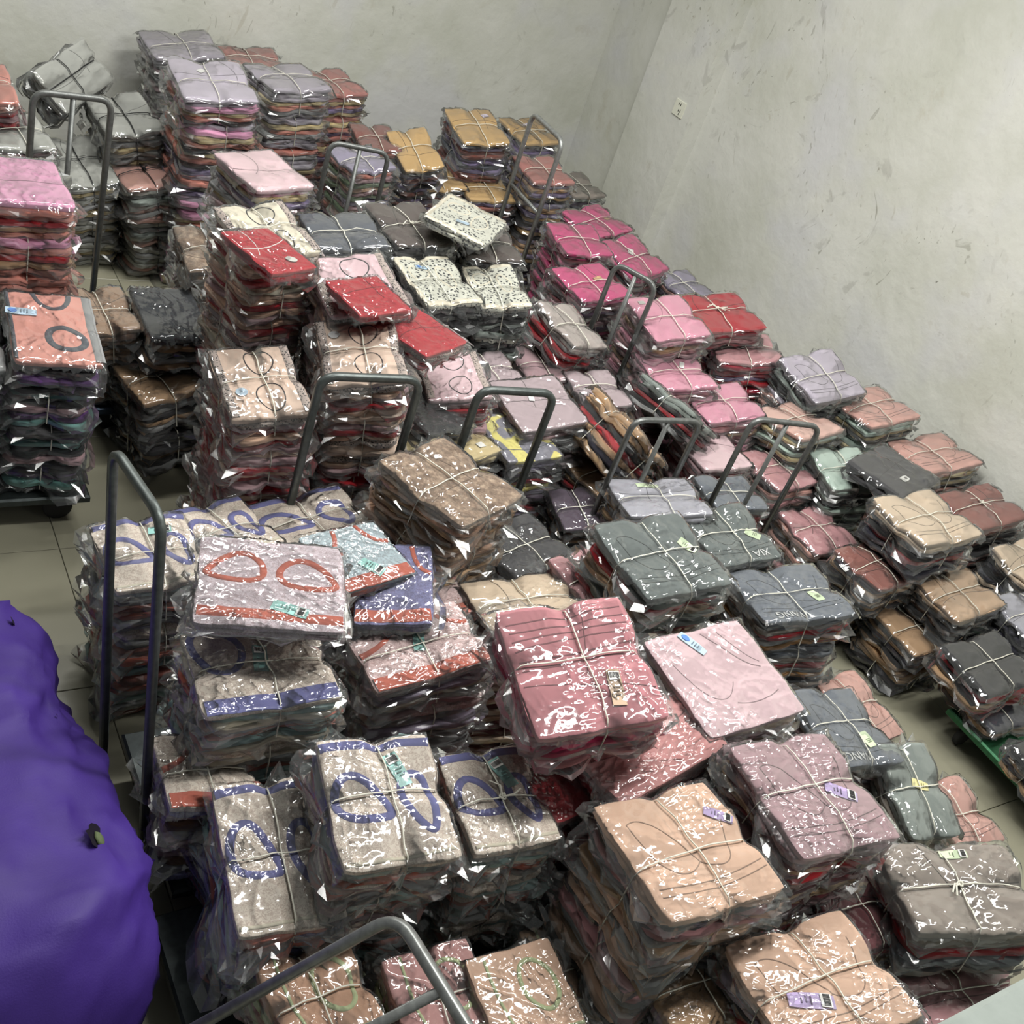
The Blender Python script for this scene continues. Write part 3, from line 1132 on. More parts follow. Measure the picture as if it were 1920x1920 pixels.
    for p, w, c, cl, nm, m in T:
        groups.setdefault((nm, tuple(c), m), []).append(strip(s, p, w, 0.0022 if nm == 'trim' else 0.0012, cl))
    for (nm, c, m), parts in groups.items():
        for v, f in (parts if nm == 'trim' else [join(parts)]):
            mesh_obj(nm, v, f, m, top, True, c)


def knot(s, parent, kind, col, r):
    x, y, z = s.surf(np.array([s.uc]), np.array([s.vc]), 0.012)
    p = np.array([x[0], y[0], z[0]])
    parts = [tube([p + np.array([0.007 * math.cos(a), 0.007 * math.sin(a), 0.003 * math.sin(2 * a)]) for a in np.linspace(0, 6.3, 9)], r * 1.3, 5)]
    rs = random.Random(s.seed + 3)
    for k in range(2 if kind == 1 else (6 if kind == 2 else 4)):
        a = rs.uniform(0, 6.28)
        L = rs.uniform(0.03, 0.06) if kind != 3 else rs.uniform(0.015, 0.025)
        parts.append(tube([p, p + np.array([math.cos(a) * L * 0.5, math.sin(a) * L * 0.5, 0.010]), p + np.array([math.cos(a + 0.4) * L, math.sin(a + 0.4) * L, 0.004])], r * 1.2, 5, 0.5))
    mesh_obj('knot', *join(parts), 'twine', parent, True, col)


STYLE_MAT = {'floralblue': 'floral', 'floralband': 'floral', 'coralband': 'floral', 'coralarm': 'floral', 'leopard': 'leopard', 'mink': 'mink', 'camo': 'camo'}
LAYER_MAT = {'flo': 'floral', 'pinkflo': 'floral', 'lilacflo': 'floral', 'bluefl': 'floral', 'leo': 'leopard', 'mink': 'mink', 'lace': 'lace'}
SEED = [100]


def bundle(label, loc, rot, w, d, h, n, style, cols, tagspec=None, twine='twine', knots=0, g=20, npt=36, films=True, top=True, text=None, seam=None, pinch=0.22, name='garment_bundle', group=None):
    SEED[0] += 1
    sd = SEED[0]
    rs = random.Random(sd)
    root = empty(name, loc, rot)
    tag(root, label, 'garment bundle' if name == 'garment_bundle' else 'garment pack', group)
    s = Shape(w, d, h, sd, pinch if twine else 0.05)
    nn = n
    for i in range(n):
        cn = cols[n - 1 - i] if n - 1 - i < len(cols) else cols[1 + (n - 1 - i) % max(1, len(cols) - 1)] if len(cols) > 1 else cols[0]
        f = rs.uniform(0.95, 1.22)
        c = shade(C[cn], f)
        if i == n - 1 and top:
            mt = STYLE_MAT.get(style, LAYER_MAT.get(cn, 'plain'))
            v, fc = top_pack(s, n, g, rs)
            tp = mesh_obj('folded_garment', v, fc, mt, root, True, C[cn])
            trims(s, style, tp, C[cn], rs, seam)
            v, fc = top_film(s, n, {44: 84, 28: 50, 18: 28}.get(g, 28), rs)
            mesh_obj('plastic_bag', v, fc, 'film', tp, True)
            if tagspec:
                hang_tag(s, root, tagspec)
            if text:
                lettering(s, tp, text, -0.32 if text == 'WANG' else 0.45, -0.70, 0.040, math.pi)
        else:
            v, fc, info = inner_pack(s, i, n, npt, rs)
            lp = mesh_obj('folded_garment', v, fc, LAYER_MAT.get(cn, 'plain'), root, True, c)
            if films:
                v, fc = side_film(s, info, npt, rs)
                mesh_obj('plastic_bag', v, fc, 'film_side', lp, False)
    if twine:
        r = 0.0022 if twine == 'twine' else 0.0026
        mesh_obj('twine', *join(twine_data(s, r)), 'twine', root, True, C[twine])
        if knots:
            knot(s, root, knots, C[twine], r)
    return root


ORD = ['', 'second', 'third', 'fourth', 'fifth', 'sixth', 'seventh', 'eighth']
TAGS = {
    'aqua': (0.3, 0.45, 0.085, 0.032, 105, 'aquatag', None, 1),
    'aqua2': (0.02, 0.15, 0.085, 0.034, 80, 'aquatag', None, 1),
    'aqua3': (0.05, 0.1, 0.08, 0.03, 70, 'aquatag', None, 0),
    'aqua4': (0.35, 0.5, 0.06, 0.03, -10, 'aquatag', None, 1),
    'aqua5': (0.25, -0.62, 0.085, 0.034, -18, 'aquatag', None, 1),
    'aqua6': (0.1, -0.5, 0.07, 0.035, -60, 'aquatag', None, 1),
    'kraft': (0.35, -0.45, 0.095, 0.032, 82, 'kraft', None, 1),
    'kraft2': (0.5, 0, 0.04, 0.022, 10, 'kraft', None, 0),
    'kraft3': (0.3, 0.1, 0.045, 0.022, 10, 'kraft', None, 0),
    'blue': (-0.2, 0.72, 0.085, 0.03, -65, 'bluetag', 'foot', 0),
    'blue2': (-0.7, 0.35, 0.085, 0.035, -5, 'bluetag', 'foot', 0),
    'bluesm': (-0.2, 0.3, 0.05, 0.02, -10, 'bluetag', None, 0),
    'bluesm2': (-0.2, 0.55, 0.055, 0.02, -10, 'bluetag', 'foot', 0),
    'bluesm3': (0.55, 0.5, 0.04, 0.025, 20, 'lavender', None, 0),
    'bluesm4': (0.1, 0.4, 0.045, 0.02, 10, 'lavender', None, 0),
    'lilac': (0.75, 0.35, 0.07, 0.03, -40, 'lilactag', 'foot', 1),
    'lilac2': (-0.35, -0.25, 0.1, 0.04, -25, 'lilactag', 'foot', 1),
    'lilac3': (0.45, -0.1, 0.085, 0.036, -35, 'lilactag', 'foot', 1),
    'green': (0.1, 0.75, 0.07, 0.03, -10, 'greentag', 'foot', 1),
    'green2': (0.65, 0.1, 0.06, 0.036, -60, 'greentag', 'foot', 1),
    'green3': (0.6, -0.15, 0.055, 0.04, -50, 'greentag', 'foot', 0),
    'green4': (-0.1, 0.6, 0.08, 0.03, 0, 'greentag', 'foot', 0),
    'green5': (0.45, -0.25, 0.055, 0.036, -80, 'greentag', 'foot', 0),
    'green6': (0.25, -0.4, 0.055, 0.036, -80, 'greentag', 'foot', 0),
    'yellow': (0.1, 0.1, 0.06, 0.03, -20, 'yellowtag', 'foot', 0),
    'white': (0.5, -0.6, 0.028, 0.026, 0, 'white', None, 0),
    'white2': (-0.1, 0.3, 0.065, 0.02, 75, 'white', None, 0),
    'white3': (-0.1, 0.2, 0.045, 0.03, 40, 'white', None, 0),
    'white4': (0.3, 0.2, 0.04, 0.02, 60, 'white', None, 0),
    'white5': (-0.1, -0.45, 0.045, 0.03, 0, 'white', 'foot', 0),
    'greysm': (0.3, -0.55, 0.04, 0.028, -20, 'palegrey', 'round', 0),
    'greysm2': (-0.6, 0.7, 0.03, 0.02, 0, 'palegrey', None, 0),
    'greysm3': (-0.5, 0.5, 0.035, 0.024, 0, 'palegrey', None, 0),
    'greysm4': (-0.2, 0.4, 0.035, 0.025, 40, 'white', None, 0),
    'rb': (0, -0.35, 0.05, 0.022, 20, 'bluetag', None, 0),
    'dots': (-0.55, -0.3, 0.036, 0.036, 0, 'bluetag', 'round', 0),
    'dots2': (-0.6, 0.5, 0.034, 0.034, 0, 'greyl', 'round', 0),
}
NAMES = {
    'flo': 'floral',
    'pinkflo': 'pink floral',
    'lilacflo': 'lilac floral',
    'bluefl': 'blue floral',
    'coralb': 'coral',
    'coralm': 'coral',
    'violetm': 'violet',
    'violetd': 'dark purple',
    'mauveg': 'mauve-grey',
    'lilacd': 'dull lilac',
    'rustd': 'rust',
    'slated': 'dark grey',
    'palegrey': 'pale grey',
    'pinkd': 'dusky pink',
    'peachd': 'tan peach',
    'tand': 'tan',
    'navyk': 'navy',
    'beiged': 'tan beige',
    'lace': 'lace-edged',
    'palepink': 'pale pink',
    'palepeach': 'pale peach',
    'leo': 'leopard print',
    'brownd': 'dark brown',
    'greenm': 'green',
    'salmonp': 'pale salmon',
    'mink': 'fluffy brown',
    'creamy': 'cream',
    'lilacgrey': 'lilac-grey',
    'taupeg': 'taupe',
    'redm': 'red',
    'pinkb': 'bright pink',
    'lavenderg': 'lavender-grey',
    'greygreen': 'grey-green',
    'dustyrose': 'dusty rose',
    'hotpink': 'hot pink',
    'pinkm': 'pink',
    'coralp': 'coral',
    'bluepale': 'pale blue',
    'greyl': 'grey',
}


def rotm(yaw, tx, ty):
    return Matrix.Rotation(yaw, 3, 'Z') @ Matrix.Rotation(tx, 3, 'X') @ Matrix.Rotation(ty, 3, 'Y')


def stack(key, x, y, z, yaw, tx, ty, w, d, style, cols, n, hs, label, short, lod, opt):
    """a column of tied bundles, the top one at the given pose"""
    cols = cols.split()
    g, npt = ((44, 48), (28, 36), (18, 26))[lod]
    rs = random.Random(key)
    if opt.get('loose'):
        k = opt['loose']
        h = 0.014 * k + 0.008
        bundle(label, (x, y, z), rotm(yaw, tx, ty), w, d, h, k, style, cols, TAGS.get(opt.get('tag')), None, 0, g, npt, True, True, None,
               C['white'] if opt.get('seam') else None, name='garment_pack', group='loose packs on the bundles')
        return
    p = Vector((x, y, z))
    yw, a, b = yaw, tx, ty
    for i in range(n):
        h = hs[i]
        rot = rotm(yw, a, b)
        if i == 0:
            nl = max(3, min(7, round(h / 0.021)))
            bundle(label, p, rot, w, d, h, nl, style, cols, TAGS.get(opt.get('tag')),
                   None if opt.get('notwine') else opt.get('cord', 'twine'), opt.get('knot', 0), g, npt, True, True,
                   style[4:] if style.startswith('text') else None, group='tied garment bundles')
        else:
            hid = i in opt.get('hid', ())
            nl = 3 if hid else max(3, min(6, round(h / 0.024)))
            if hid:
                SEED[0] += 1
                sh = Shape(w, d, h, SEED[0])
                rh = random.Random(SEED[0])
                for q in range(nl):
                    vv, ff, _ = inner_pack(sh, q, nl, 26, rh)
                    m4 = np.array(rot)
                    BURIED.append(((vv @ m4.T + np.array(p)).tolist(), ff))
                step = rot @ Vector((0, 0, -h))
                p = p + step
                a *= 0.55
                b *= 0.55
                continue
            k = rs.randrange(len(cols))
            cc = [cols[1 + (k + j) % (len(cols) - 1)] for j in range(nl)] if len(cols) > 1 else cols * nl
            if style == 'lace' or 'flo' in cc or i == 1:
                cc[0] = cols[0] if rs.random() < 0.5 else cc[0]
            lab = '%s bundle, %s down in the stack under the %s' % (NAMES.get(cc[0], cc[0]), ORD[i], short)
            bundle(lab, p, rot, w * rs.uniform(0.97, 1.04), d * rs.uniform(0.97, 1.04), h, nl, 'none', cc, None,
                   opt.get('cord', 'twine'), 0, 12, 26 if hid else npt, not hid, False, group='tied garment bundles')
        step = rot @ Vector((0, 0, -h))
        p = p + step
        a *= 0.55
        b *= 0.55
        yw += rs.uniform(-0.05, 0.05)
        p.x += rs.uniform(-0.008, 0.008)
        p.y += rs.uniform(-0.008, 0.008)


BURIED = []
STACKS = [
    ('f1', 1.005, 1.182, 0.583, -0.133, 0.141, 0.000, 0.256, 0.301, 'floralblue', 'flo aqua grey coral flo mauve', 3, [0.1488, 0.1488, 0.1488], 'floral vest bundle with two blue armholes facing up, nearest the bent handle', 'front floral bundle with blue armholes', 0, {'tag': 'aqua'}),
    ('f2', 1.277, 1.147, 0.545, -0.107, 0.021, -0.028, 0.215, 0.262, 'floralblue', 'flo grey aqua flo coral grey', 3, [0.136, 0.136, 0.136], 'floral vest bundle with knotted twine, wedged beside the red pack', 'floral bundle with knotted twine', 0, {'tag': 'aqua', 'knot': 1}),
    ('f3', 0.881, 1.628, 0.556, -0.072, -0.037, -0.038, 0.314, 0.268, 'floralband', 'flo aqua cream grey coral aqua', 3, [0.1396, 0.1396, 0.1396], 'floral bundle with wide blue hem band and turquoise barcode tag', 'floral bundle with blue hem band', 0, {'tag': 'aqua2'}),
    ('f4', 1.311, 1.650, 0.523, -0.004, -0.034, -0.160, 0.321, 0.237, 'coralband', 'pinkflo grey lilac cream grey mauve', 3, [0.1288, 0.1288, 0.1288], 'pink floral bundle with coral hem band beside the rose bundle', 'pink floral bundle with coral hem', 0, {'tag': 'aqua3'}),
    ('f8', 0.778, 2.168, 0.456, -0.004, -0.090, -0.079, 0.245, 0.296, 'floralblue', 'flo aqua grey rustd coral grey', 3, [0.151, 0.151, 0.151], 'floral bundle with blue trim seen behind the black upright handle', 'floral bundle behind the upright handle', 1, {'tag': 'aqua4'}),
    ('f9', 1.006, 2.249, 0.444, 0.269, -0.077, 0.007, 0.230, 0.243, 'floralblue', 'flo aqua grey coral cream', 3, [0.1471, 0.1471, 0.1471], 'floral bundle with blue armhole half covered by the loose coral-trimmed pack', 'floral bundle under the loose pack', 1, {'hid': (1, 2)}),
    ('f10', 1.258, 2.265, 0.440, 0.107, -0.108, -0.123, 0.325, 0.251, 'floralblue', 'flo cream grey coral aqua', 3, [0.1456, 0.1456, 0.1456], 'floral bundle with blue trim next to the brown fluffy bundle', 'floral bundle next to the fluffy one', 1, {'hid': (1,)}),
    ('f12', 1.459, 1.899, 0.456, -0.053, -0.027, -0.136, 0.253, 0.240, 'coralband', 'pinkflo lilac grey cream grey', 3, [0.1508, 0.1508, 0.1508], 'pink floral bundle sticking out behind the purple floral pack', 'pink floral bundle behind purple pack', 1, {'hid': (1, 2)}),
    ('f11', 0.809, 1.223, 0.423, -0.124, 0.090, 0.011, 0.228, 0.349, 'floralblue', 'flo coral bluefl rustd bluefl aqua', 2, [0.143, 0.143], 'floral bundle jutting out low from under the front floral stack', 'floral bundle jutting out low', 0, {}),
    ('f13', 0.745, 1.510, 0.369, -0.095, -0.146, 0.059, 0.200, 0.231, 'coralband', 'flo bluefl mauve brown grey', 2, [0.1158, 0.1158], 'bundle of pink and grey packs on the shaded floral stack by the handle', 'shaded bundle by the handle foot', 0, {}),
    ('f5', 0.921, 1.749, 0.698, -0.345, -0.003, -0.067, 0.334, 0.300, 'coralarm', 'lilacflo lilacflo white', 4, [0.1402, 0.1402, 0.1402, 0.1402], 'loose lilac floral vest pack with coral armholes lying on top', 'loose lilac floral pack', 0, {'tag': 'aqua5', 'loose': 3}),
    ('f6', 1.242, 1.931, 0.585, 0.158, 0.020, -0.035, 0.238, 0.222, 'coralband', 'bluepale coral white coral', 4, [0.1455, 0.1455, 0.1455, 0.1455], 'loose pale blue pack with coral hem between two floral packs', 'loose pale blue pack', 0, {'tag': 'aqua6', 'loose': 4}),
    ('f7', 1.315, 1.835, 0.564, -0.429, 0.047, -0.240, 0.200, 0.304, 'coralband', 'bluefl bluefl white coral', 3, [0.1424, 0.1424, 0.1424], 'loose purple-blue floral pack with coral hem near the rose bundle', 'loose purple-blue floral pack', 0, {'loose': 4}),
    ('p1', 1.470, 1.264, 0.810, -0.153, 0.140, -0.152, 0.322, 0.346, 'folded', 'rose hotpink rose hotpink mauve', 1, [0.13], 'rose bundle with hot pink edges, crossed twine and brown kraft tag', 'rose bundle with kraft tag', 0, {'tag': 'kraft'}),
    ('p2', 1.995, 1.255, 0.668, 0.026, 0.071, -0.029, 0.342, 0.316, 'vneck', 'palepink beige grey mauve beige', 5, [0.133, 0.133, 0.133, 0.133, 0.133], 'pale pink pack with blue foot-shaped tag beside the rose bundle', 'pale pink bundle with blue tag', 0, {'tag': 'blue', 'notwine': 1, 'hid': (2, 3, 4)}),
    ('p3', 1.674, 1.136, 0.625, 0.167, 0.008, -0.076, 0.373, 0.200, 'plain', 'dustyrose dustyrose rose red maroon', 5, [0.1245, 0.1245, 0.1245, 0.1245, 0.1245], 'dusty rose pack poking out from under the rose bundle', 'dusty rose pack', 0, {'notwine': 1, 'hid': (4,)}),
    ('p4', 1.460, 1.162, 0.534, 0.195, 0.035, 0.102, 0.200, 0.200, 'plain', 'red red rose red', 3, [0.1324, 0.1324, 0.1324], 'bright red pack in crumpled bag between floral and dusty rose packs', 'bright red pack', 0, {'notwine': 1}),
    ('p5', 1.572, 0.848, 0.647, -0.027, -0.060, 0.003, 0.324, 0.309, 'bra', 'peach peach charcoal pinkd grey tan', 5, [0.1287, 0.1287, 0.1287, 0.1287, 0.1287], 'peach bundle with twine cross in front of the mauve bundle', 'peach bundle before the mauve one', 0, {'tag': 'lilac', 'hid': (4,)}),
    ('p6', 1.755, 0.525, 0.546, -0.118, -0.148, -0.133, 0.324, 0.283, 'bra', 'peach peach red lilac charcoal', 4, [0.1358, 0.1358, 0.1358, 0.1358], 'peach bundle with lilac tag at the bottom of the picture', 'peach bundle with lilac tag', 0, {'tag': 'lilac2', 'hid': (1, 2, 3)}),
    ('p7', 1.983, 0.875, 0.668, -0.063, 0.049, 0.026, 0.322, 0.313, 'bra', 'mauve mauve maroon tan red maroon', 5, [0.1329, 0.1329, 0.1329, 0.1329, 0.1329], 'mauve bra-top bundle with lilac barcode tag and curved seams', 'mauve bundle with lilac tag', 0, {'tag': 'lilac3', 'hid': (3, 4)}),
    ('p8', 2.340, 0.591, 0.537, -0.395, -0.030, -0.151, 0.357, 0.257, 'plain', 'taupe taupe taupe red slate charcoal', 1, [0.2], 'taupe brown bundle with knotted twine near the wall corner', 'taupe bundle by the corner', 1, {'tag': 'green', 'knot': 1}),
    ('p9', 2.339, 0.425, 0.325, -0.225, 0.014, -0.052, 0.332, 0.200, 'plain', 'pinkd pinkd tan maroon pinkd', 2, [0.1612, 0.1612], 'dusky pink and tan layered bundle under the taupe one', 'dusky pink bundle under the taupe', 1, {'hid': (1,)}),
    ('p10', 1.708, 1.755, 0.517, -0.110, -0.153, -0.100, 0.313, 0.233, 'plain', 'beige beige maroon beige', 4, [0.1284, 0.1284, 0.1284, 0.1284], 'beige pack bundle peeking out behind the rose bundle', 'beige bundle behind the rose one', 1, {}),
    ('p12', 2.148, 0.673, 0.406, -0.091, 0.016, 0.052, 0.247, 0.200, 'plain', 'maroon red mauve tan charcoal', 3, [0.1344, 0.1344, 0.1344], 'maroon and red bundle sunk between the mauve and taupe bundles', 'sunken maroon bundle', 1, {'hid': (2,)}),
    ('p11', 1.592, 0.662, 0.405, -0.055, -0.016, 0.035, 0.269, 0.206, 'plain', 'tan mauve charcoal lilac grey', 3, [0.1339, 0.1339, 0.1339], 'dark mixed bundle half hidden between the peach bundles', 'dark mixed bundle', 0, {'hid': (1, 2)}),
    ('g1', 2.053, 1.667, 0.726, 0.011, 0.039, -0.062, 0.313, 0.299, 'bra', 'greygreen greygreen sage red beige tan', 5, [0.1445, 0.1445, 0.1445, 0.1445, 0.1445], 'grey-green bra bundle with thick twine and green card tag', 'grey-green bundle with green tag', 1, {'tag': 'green2', 'hid': (2, 3, 4)}),
    ('g2', 2.601, 1.896, 0.553, -0.016, 0.092, -0.059, 0.276, 0.257, 'textXIA', 'greygreen greygreen grey charcoal sage', 4, [0.1376, 0.1376, 0.1376, 0.1376], 'grey-green bundle printed with white capital letters, green tag on twine', 'grey-green bundle with white lettering', 1, {'tag': 'green3', 'hid': (3,)}),
    ('g3', 2.442, 2.111, 0.554, -0.283, -0.151, -0.153, 0.300, 0.254, 'plain', 'lilacgrey lilacgrey tan orange grey', 4, [0.1378, 0.1378, 0.1378, 0.1378], 'pale lavender-grey bundle with green tag behind the grey-green bundles', 'lavender-grey bundle', 1, {'tag': 'green4', 'hid': (1, 2, 3)}),
    ('g3b', 2.879, 2.184, 0.481, -0.144, -0.009, -0.066, 0.222, 0.200, 'plain', 'slate slate red grey', 3, [0.1147, 0.1147, 0.1147], 'small slate grey bundle beside the lavender-grey one', 'small slate bundle', 1, {'hid': (1, 2)}),
    ('g4', 2.648, 1.616, 0.535, -0.193, -0.084, -0.149, 0.331, 0.264, 'textWANG', 'slate slate taupe red grey orange', 4, [0.1329, 0.1329, 0.1329, 0.1329], 'slate bra bundle with white lettering above a lilac pack', 'slate bundle above the lilac pack', 1, {'tag': 'green5', 'hid': (3,)}),
    ('g5', 2.595, 1.183, 0.396, -0.115, 0.028, 0.077, 0.267, 0.289, 'textWANG', 'slate slate taupe mauve slate', 3, [0.1309, 0.1309, 0.1309], 'slate bra bundle with white lettering beside the sage bundle', 'slate bundle beside the sage one', 1, {'tag': 'green6', 'hid': (2,)}),
    ('g6', 2.723, 0.949, 0.342, -0.173, 0.327, 0.058, 0.207, 0.287, 'plain', 'sage sage taupe sage', 2, [0.1696, 0.1696], 'sage green bundle with yellow tag near the bare floor', 'sage bundle with yellow tag', 1, {'tag': 'yellow'}),
    ('g7', 2.930, 1.337, 0.228, 0.084, 0.160, 0.059, 0.234, 0.266, 'bra', 'salmon salmon tan salmon', 2, [0.1125, 0.1125], 'salmon pink bundle low by the floor behind the slate bundle', 'low salmon bundle behind the slate', 1, {'hid': (1,)}),
    ('g8', 2.996, 0.905, 0.200, -0.049, 0.128, 0.067, 0.232, 0.240, 'bra', 'salmon salmon tan salmon', 1, [0.1967], 'salmon pink bundle low by the floor next to the sage bundle', 'low salmon bundle next to sage', 1, {}),
    ('g9', 1.961, 1.800, 0.533, 0.234, 0.106, 0.081, 0.200, 0.200, 'plain', 'pinkd dustyrose maroon grey maroon', 4, [0.1324, 0.1324, 0.1324, 0.1324], 'pink and maroon pack edges tucked left of the grey-green bundle', 'pink and maroon bundle', 1, {'hid': (1, 2, 3)}),
    ('b1', 1.575, 2.087, 0.701, 0.439, 0.055, 0.053, 0.306, 0.316, 'mink', 'mink mink peachd tan brown tan', 5, [0.1396, 0.1396, 0.1396, 0.1396, 0.1396], 'brown fluffy fleece bundle tied with white twine', 'brown fluffy bundle', 1, {}),
    ('b2', 1.953, 2.110, 0.390, 0.269, 0.028, -0.014, 0.276, 0.238, 'plain', 'charcoal black brown charcoal violetd', 3, [0.1292, 0.1292, 0.1292], 'black and brown bundle in the shade below the fluffy one', 'shaded black bundle', 1, {'hid': (1, 2)}),
    ('b3', 2.300, 2.282, 0.380, -0.231, -0.001, -0.176, 0.200, 0.225, 'plain', 'violetd brown black tan', 2, [0.1213, 0.1213], 'dark purple-brown bundle in the gap left of the lavender-grey one', 'dark purple-brown bundle', 1, {}),
    ('yel', 2.121, 2.528, 0.517, 0.042, 0.058, -0.032, 0.233, 0.255, 'camo', 'yellow lilacd lilacd violetd black red', 3, [0.1268, 0.1268, 0.1268], 'yellow and grey patterned pack on purple packs framed by a handle', 'yellow patterned pack', 1, {'notwine': 1}),
    ('kha', 1.856, 2.531, 0.514, 0.275, 0.002, 0.013, 0.264, 0.239, 'plain', 'khaki khaki black tan', 3, [0.1258, 0.1258, 0.1258], 'khaki beige pack with white label beside the yellow pack', 'khaki pack with white label', 1, {'tag': 'white', 'notwine': 1, 'hid': (1, 2)}),
    ('kh2', 1.665, 2.564, 0.538, 0.040, -0.008, -0.046, 0.200, 0.219, 'plain', 'khaki khaki brown pinkd', 3, [0.1336, 0.1336, 0.1336], 'khaki pack with blue tag just behind the wide handle', 'khaki pack with blue tag', 1, {'tag': 'bluesm', 'notwine': 1, 'hid': (1, 2)}),
    ('blk2', 1.771, 2.586, 0.594, 0.304, 0.052, 0.054, 0.216, 0.228, 'plain', 'black black charcoal', 3, [0.1522, 0.1522, 0.1522], 'glossy black pack lying across the khaki packs', 'glossy black pack', 1, {'loose': 3}),
    ('tan1', 2.529, 2.447, 0.602, 0.037, 0.001, 0.666, 0.251, 0.303, 'plain', 'tan tan black red tan navy tan', 1, [0.19], 'tan, red and black bundle lying tilted with its layers showing', 'tilted tan, red and black bundle', 1, {'tag': 'white'}),
    ('tan2', 2.496, 2.435, 0.416, 0.133, -0.003, -0.046, 0.284, 0.248, 'plain', 'tan black tan red navy black', 2, [0.1393, 0.1393], 'tan and navy bundle under the tilted tan bundle', 'tan and navy bundle', 1, {}),
    ('tea1', 2.884, 2.595, 0.587, 0.178, -0.006, 0.569, 0.278, 0.293, 'plain', 'sage sage charcoal red black grey', 1, [0.12], 'sage, black and red bundle leaning beside the slim handle', 'leaning sage and black bundle', 2, {}),
    ('mv1', 2.236, 2.628, 0.588, -0.019, 0.069, -0.151, 0.264, 0.278, 'plain', 'mauveg mauveg mauve grey', 3, [0.1502, 0.1502, 0.1502], 'mauve-grey pack in a loose clear bag with white label', 'mauve-grey pack in loose bag', 1, {'tag': 'white2', 'notwine': 1}),
    ('mv2', 2.594, 2.755, 0.566, -0.114, 0.032, -0.079, 0.202, 0.232, 'plain', 'mauveg mauve tan grey', 3, [0.1429, 0.1429, 0.1429], 'pinkish grey bundle behind the tilted tan one', 'pinkish grey bundle', 2, {'hid': (2,)}),
    ('mv3', 3.007, 2.455, 0.475, -0.006, 0.056, -0.037, 0.249, 0.238, 'plain', 'palepink mauve red pinkd', 2, [0.1688, 0.1688], 'pale pink pack seen through the slim three-bar handle', 'pale pink pack behind the bars', 2, {'notwine': 1}),
    ('pl1', 1.159, 2.561, 0.722, -0.057, 0.105, -0.144, 0.234, 0.314, 'lace', 'palepeach lace mauve red peach red mauve', 5, [0.1437, 0.1437, 0.1437, 0.1437, 0.1437], 'pale peach lace-edged bundle with two round blue stickers', 'peach lace bundle with blue stickers', 1, {'tag': 'dots'}),
    ('pl2', 1.471, 2.592, 0.812, -0.238, 0.113, -0.250, 0.242, 0.312, 'lace', 'palepeach lace peach mauve red peach', 5, [0.135, 0.135, 0.135, 0.135, 0.135], 'pale peach lace-edged bundle with twine cross next to the pink pack', 'peach lace bundle with twine cross', 1, {'tag': 'dots2'}),
    ('cream', 1.307, 3.066, 0.956, 0.139, 0.090, -0.141, 0.238, 0.289, 'lace', 'creamy lace peach peach red peach mauve', 6, [0.1365, 0.1365, 0.1365, 0.1365, 0.1365, 0.1365], 'cream lace-edged bundle carrying a small red pack', 'cream lace bundle', 1, {}),
    ('pp', 1.558, 2.877, 0.884, -0.051, 0.105, -0.208, 0.261, 0.305, 'lace', 'palepink lace mauve peach grey', 5, [0.1494, 0.1494, 0.1494, 0.1494, 0.1494], 'very pale pink lace-edged bundle beside the leopard bundle', 'very pale pink lace bundle', 1, {'notwine': 1, 'hid': (3,)}),
    ('redp1', 1.235, 2.845, 0.996, 0.447, 0.106, 0.083, 0.200, 0.221, 'plain', 'red red', 6, [0.1431, 0.1431, 0.1431, 0.1431, 0.1431, 0.1431], 'small red pack with white seams lying on the cream bundle', 'small red pack on cream', 1, {'tag': 'greysm', 'loose': 2, 'seam': 'white'}),
    ('redp2', 1.527, 2.729, 0.924, 0.211, 0.039, -0.022, 0.200, 0.200, 'plain', 'red red', 6, [0.1311, 0.1311, 0.1311, 0.1311, 0.1311, 0.1311], 'small red pack lying on the very pale pink bundle', 'small red pack on pale pink', 1, {'loose': 2}),
    ('redp3', 1.710, 2.692, 0.833, 0.487, 0.054, 0.067, 0.248, 0.250, 'plain', 'red lace red red grey', 5, [0.1392, 0.1392, 0.1392, 0.1392, 0.1392], 'long red lace-edged pack sliding off beside the leopard bundle', 'long red lace pack', 1, {'loose': 4}),
    ('pk', 1.906, 2.714, 0.645, -0.236, 0.017, -0.218, 0.221, 0.284, 'lace', 'palepink mauve red mauve grey', 4, [0.1271, 0.1271, 0.1271, 0.1271], 'pale pink pack with dark piping behind the wide handle', 'pale pink pack with piping', 1, {'notwine': 1, 'hid': (2, 3)}),
    ('pk2', 2.185, 2.888, 0.562, -0.017, 0.043, -0.071, 0.200, 0.220, 'plain', 'mauveg maroon mauve maroon', 4, [0.1397, 0.1397, 0.1397, 0.1397], 'mauve and maroon bundle squeezed beside the pale pink piped pack', 'mauve and maroon bundle', 1, {'hid': (1, 2, 3)}),
    ('hair', 1.341, 3.628, 0.601, -0.046, 0.112, -0.164, 0.200, 0.288, 'mink', 'tand tan mink brown tand', 4, [0.1494, 0.1494, 0.1494, 0.1494], 'brownish netted bundle behind the cream lace stack', 'brownish netted bundle', 2, {'hid': (2, 3)}),
    ('l3', 2.021, 3.150, 0.770, 0.078, 0.115, -0.042, 0.243, 0.287, 'leopard', 'leo charcoal black black charcoal', 6, [0.1279, 0.1279, 0.1279, 0.1279, 0.1279, 0.1279], 'leopard print bundle with cream edging and blue tag', 'leopard bundle with blue tag', 1, {'tag': 'bluesm2', 'hid': (3, 4, 5)}),
    ('l4', 2.263, 3.129, 0.770, -0.152, 0.097, -0.197, 0.204, 0.272, 'leopard', 'leo leo charcoal black sage', 6, [0.1278, 0.1278, 0.1278, 0.1278, 0.1278, 0.1278], 'leopard print bundle standing next to the tall steel handle', 'leopard bundle next to tall handle', 1, {'hid': (2, 3, 4, 5)}),
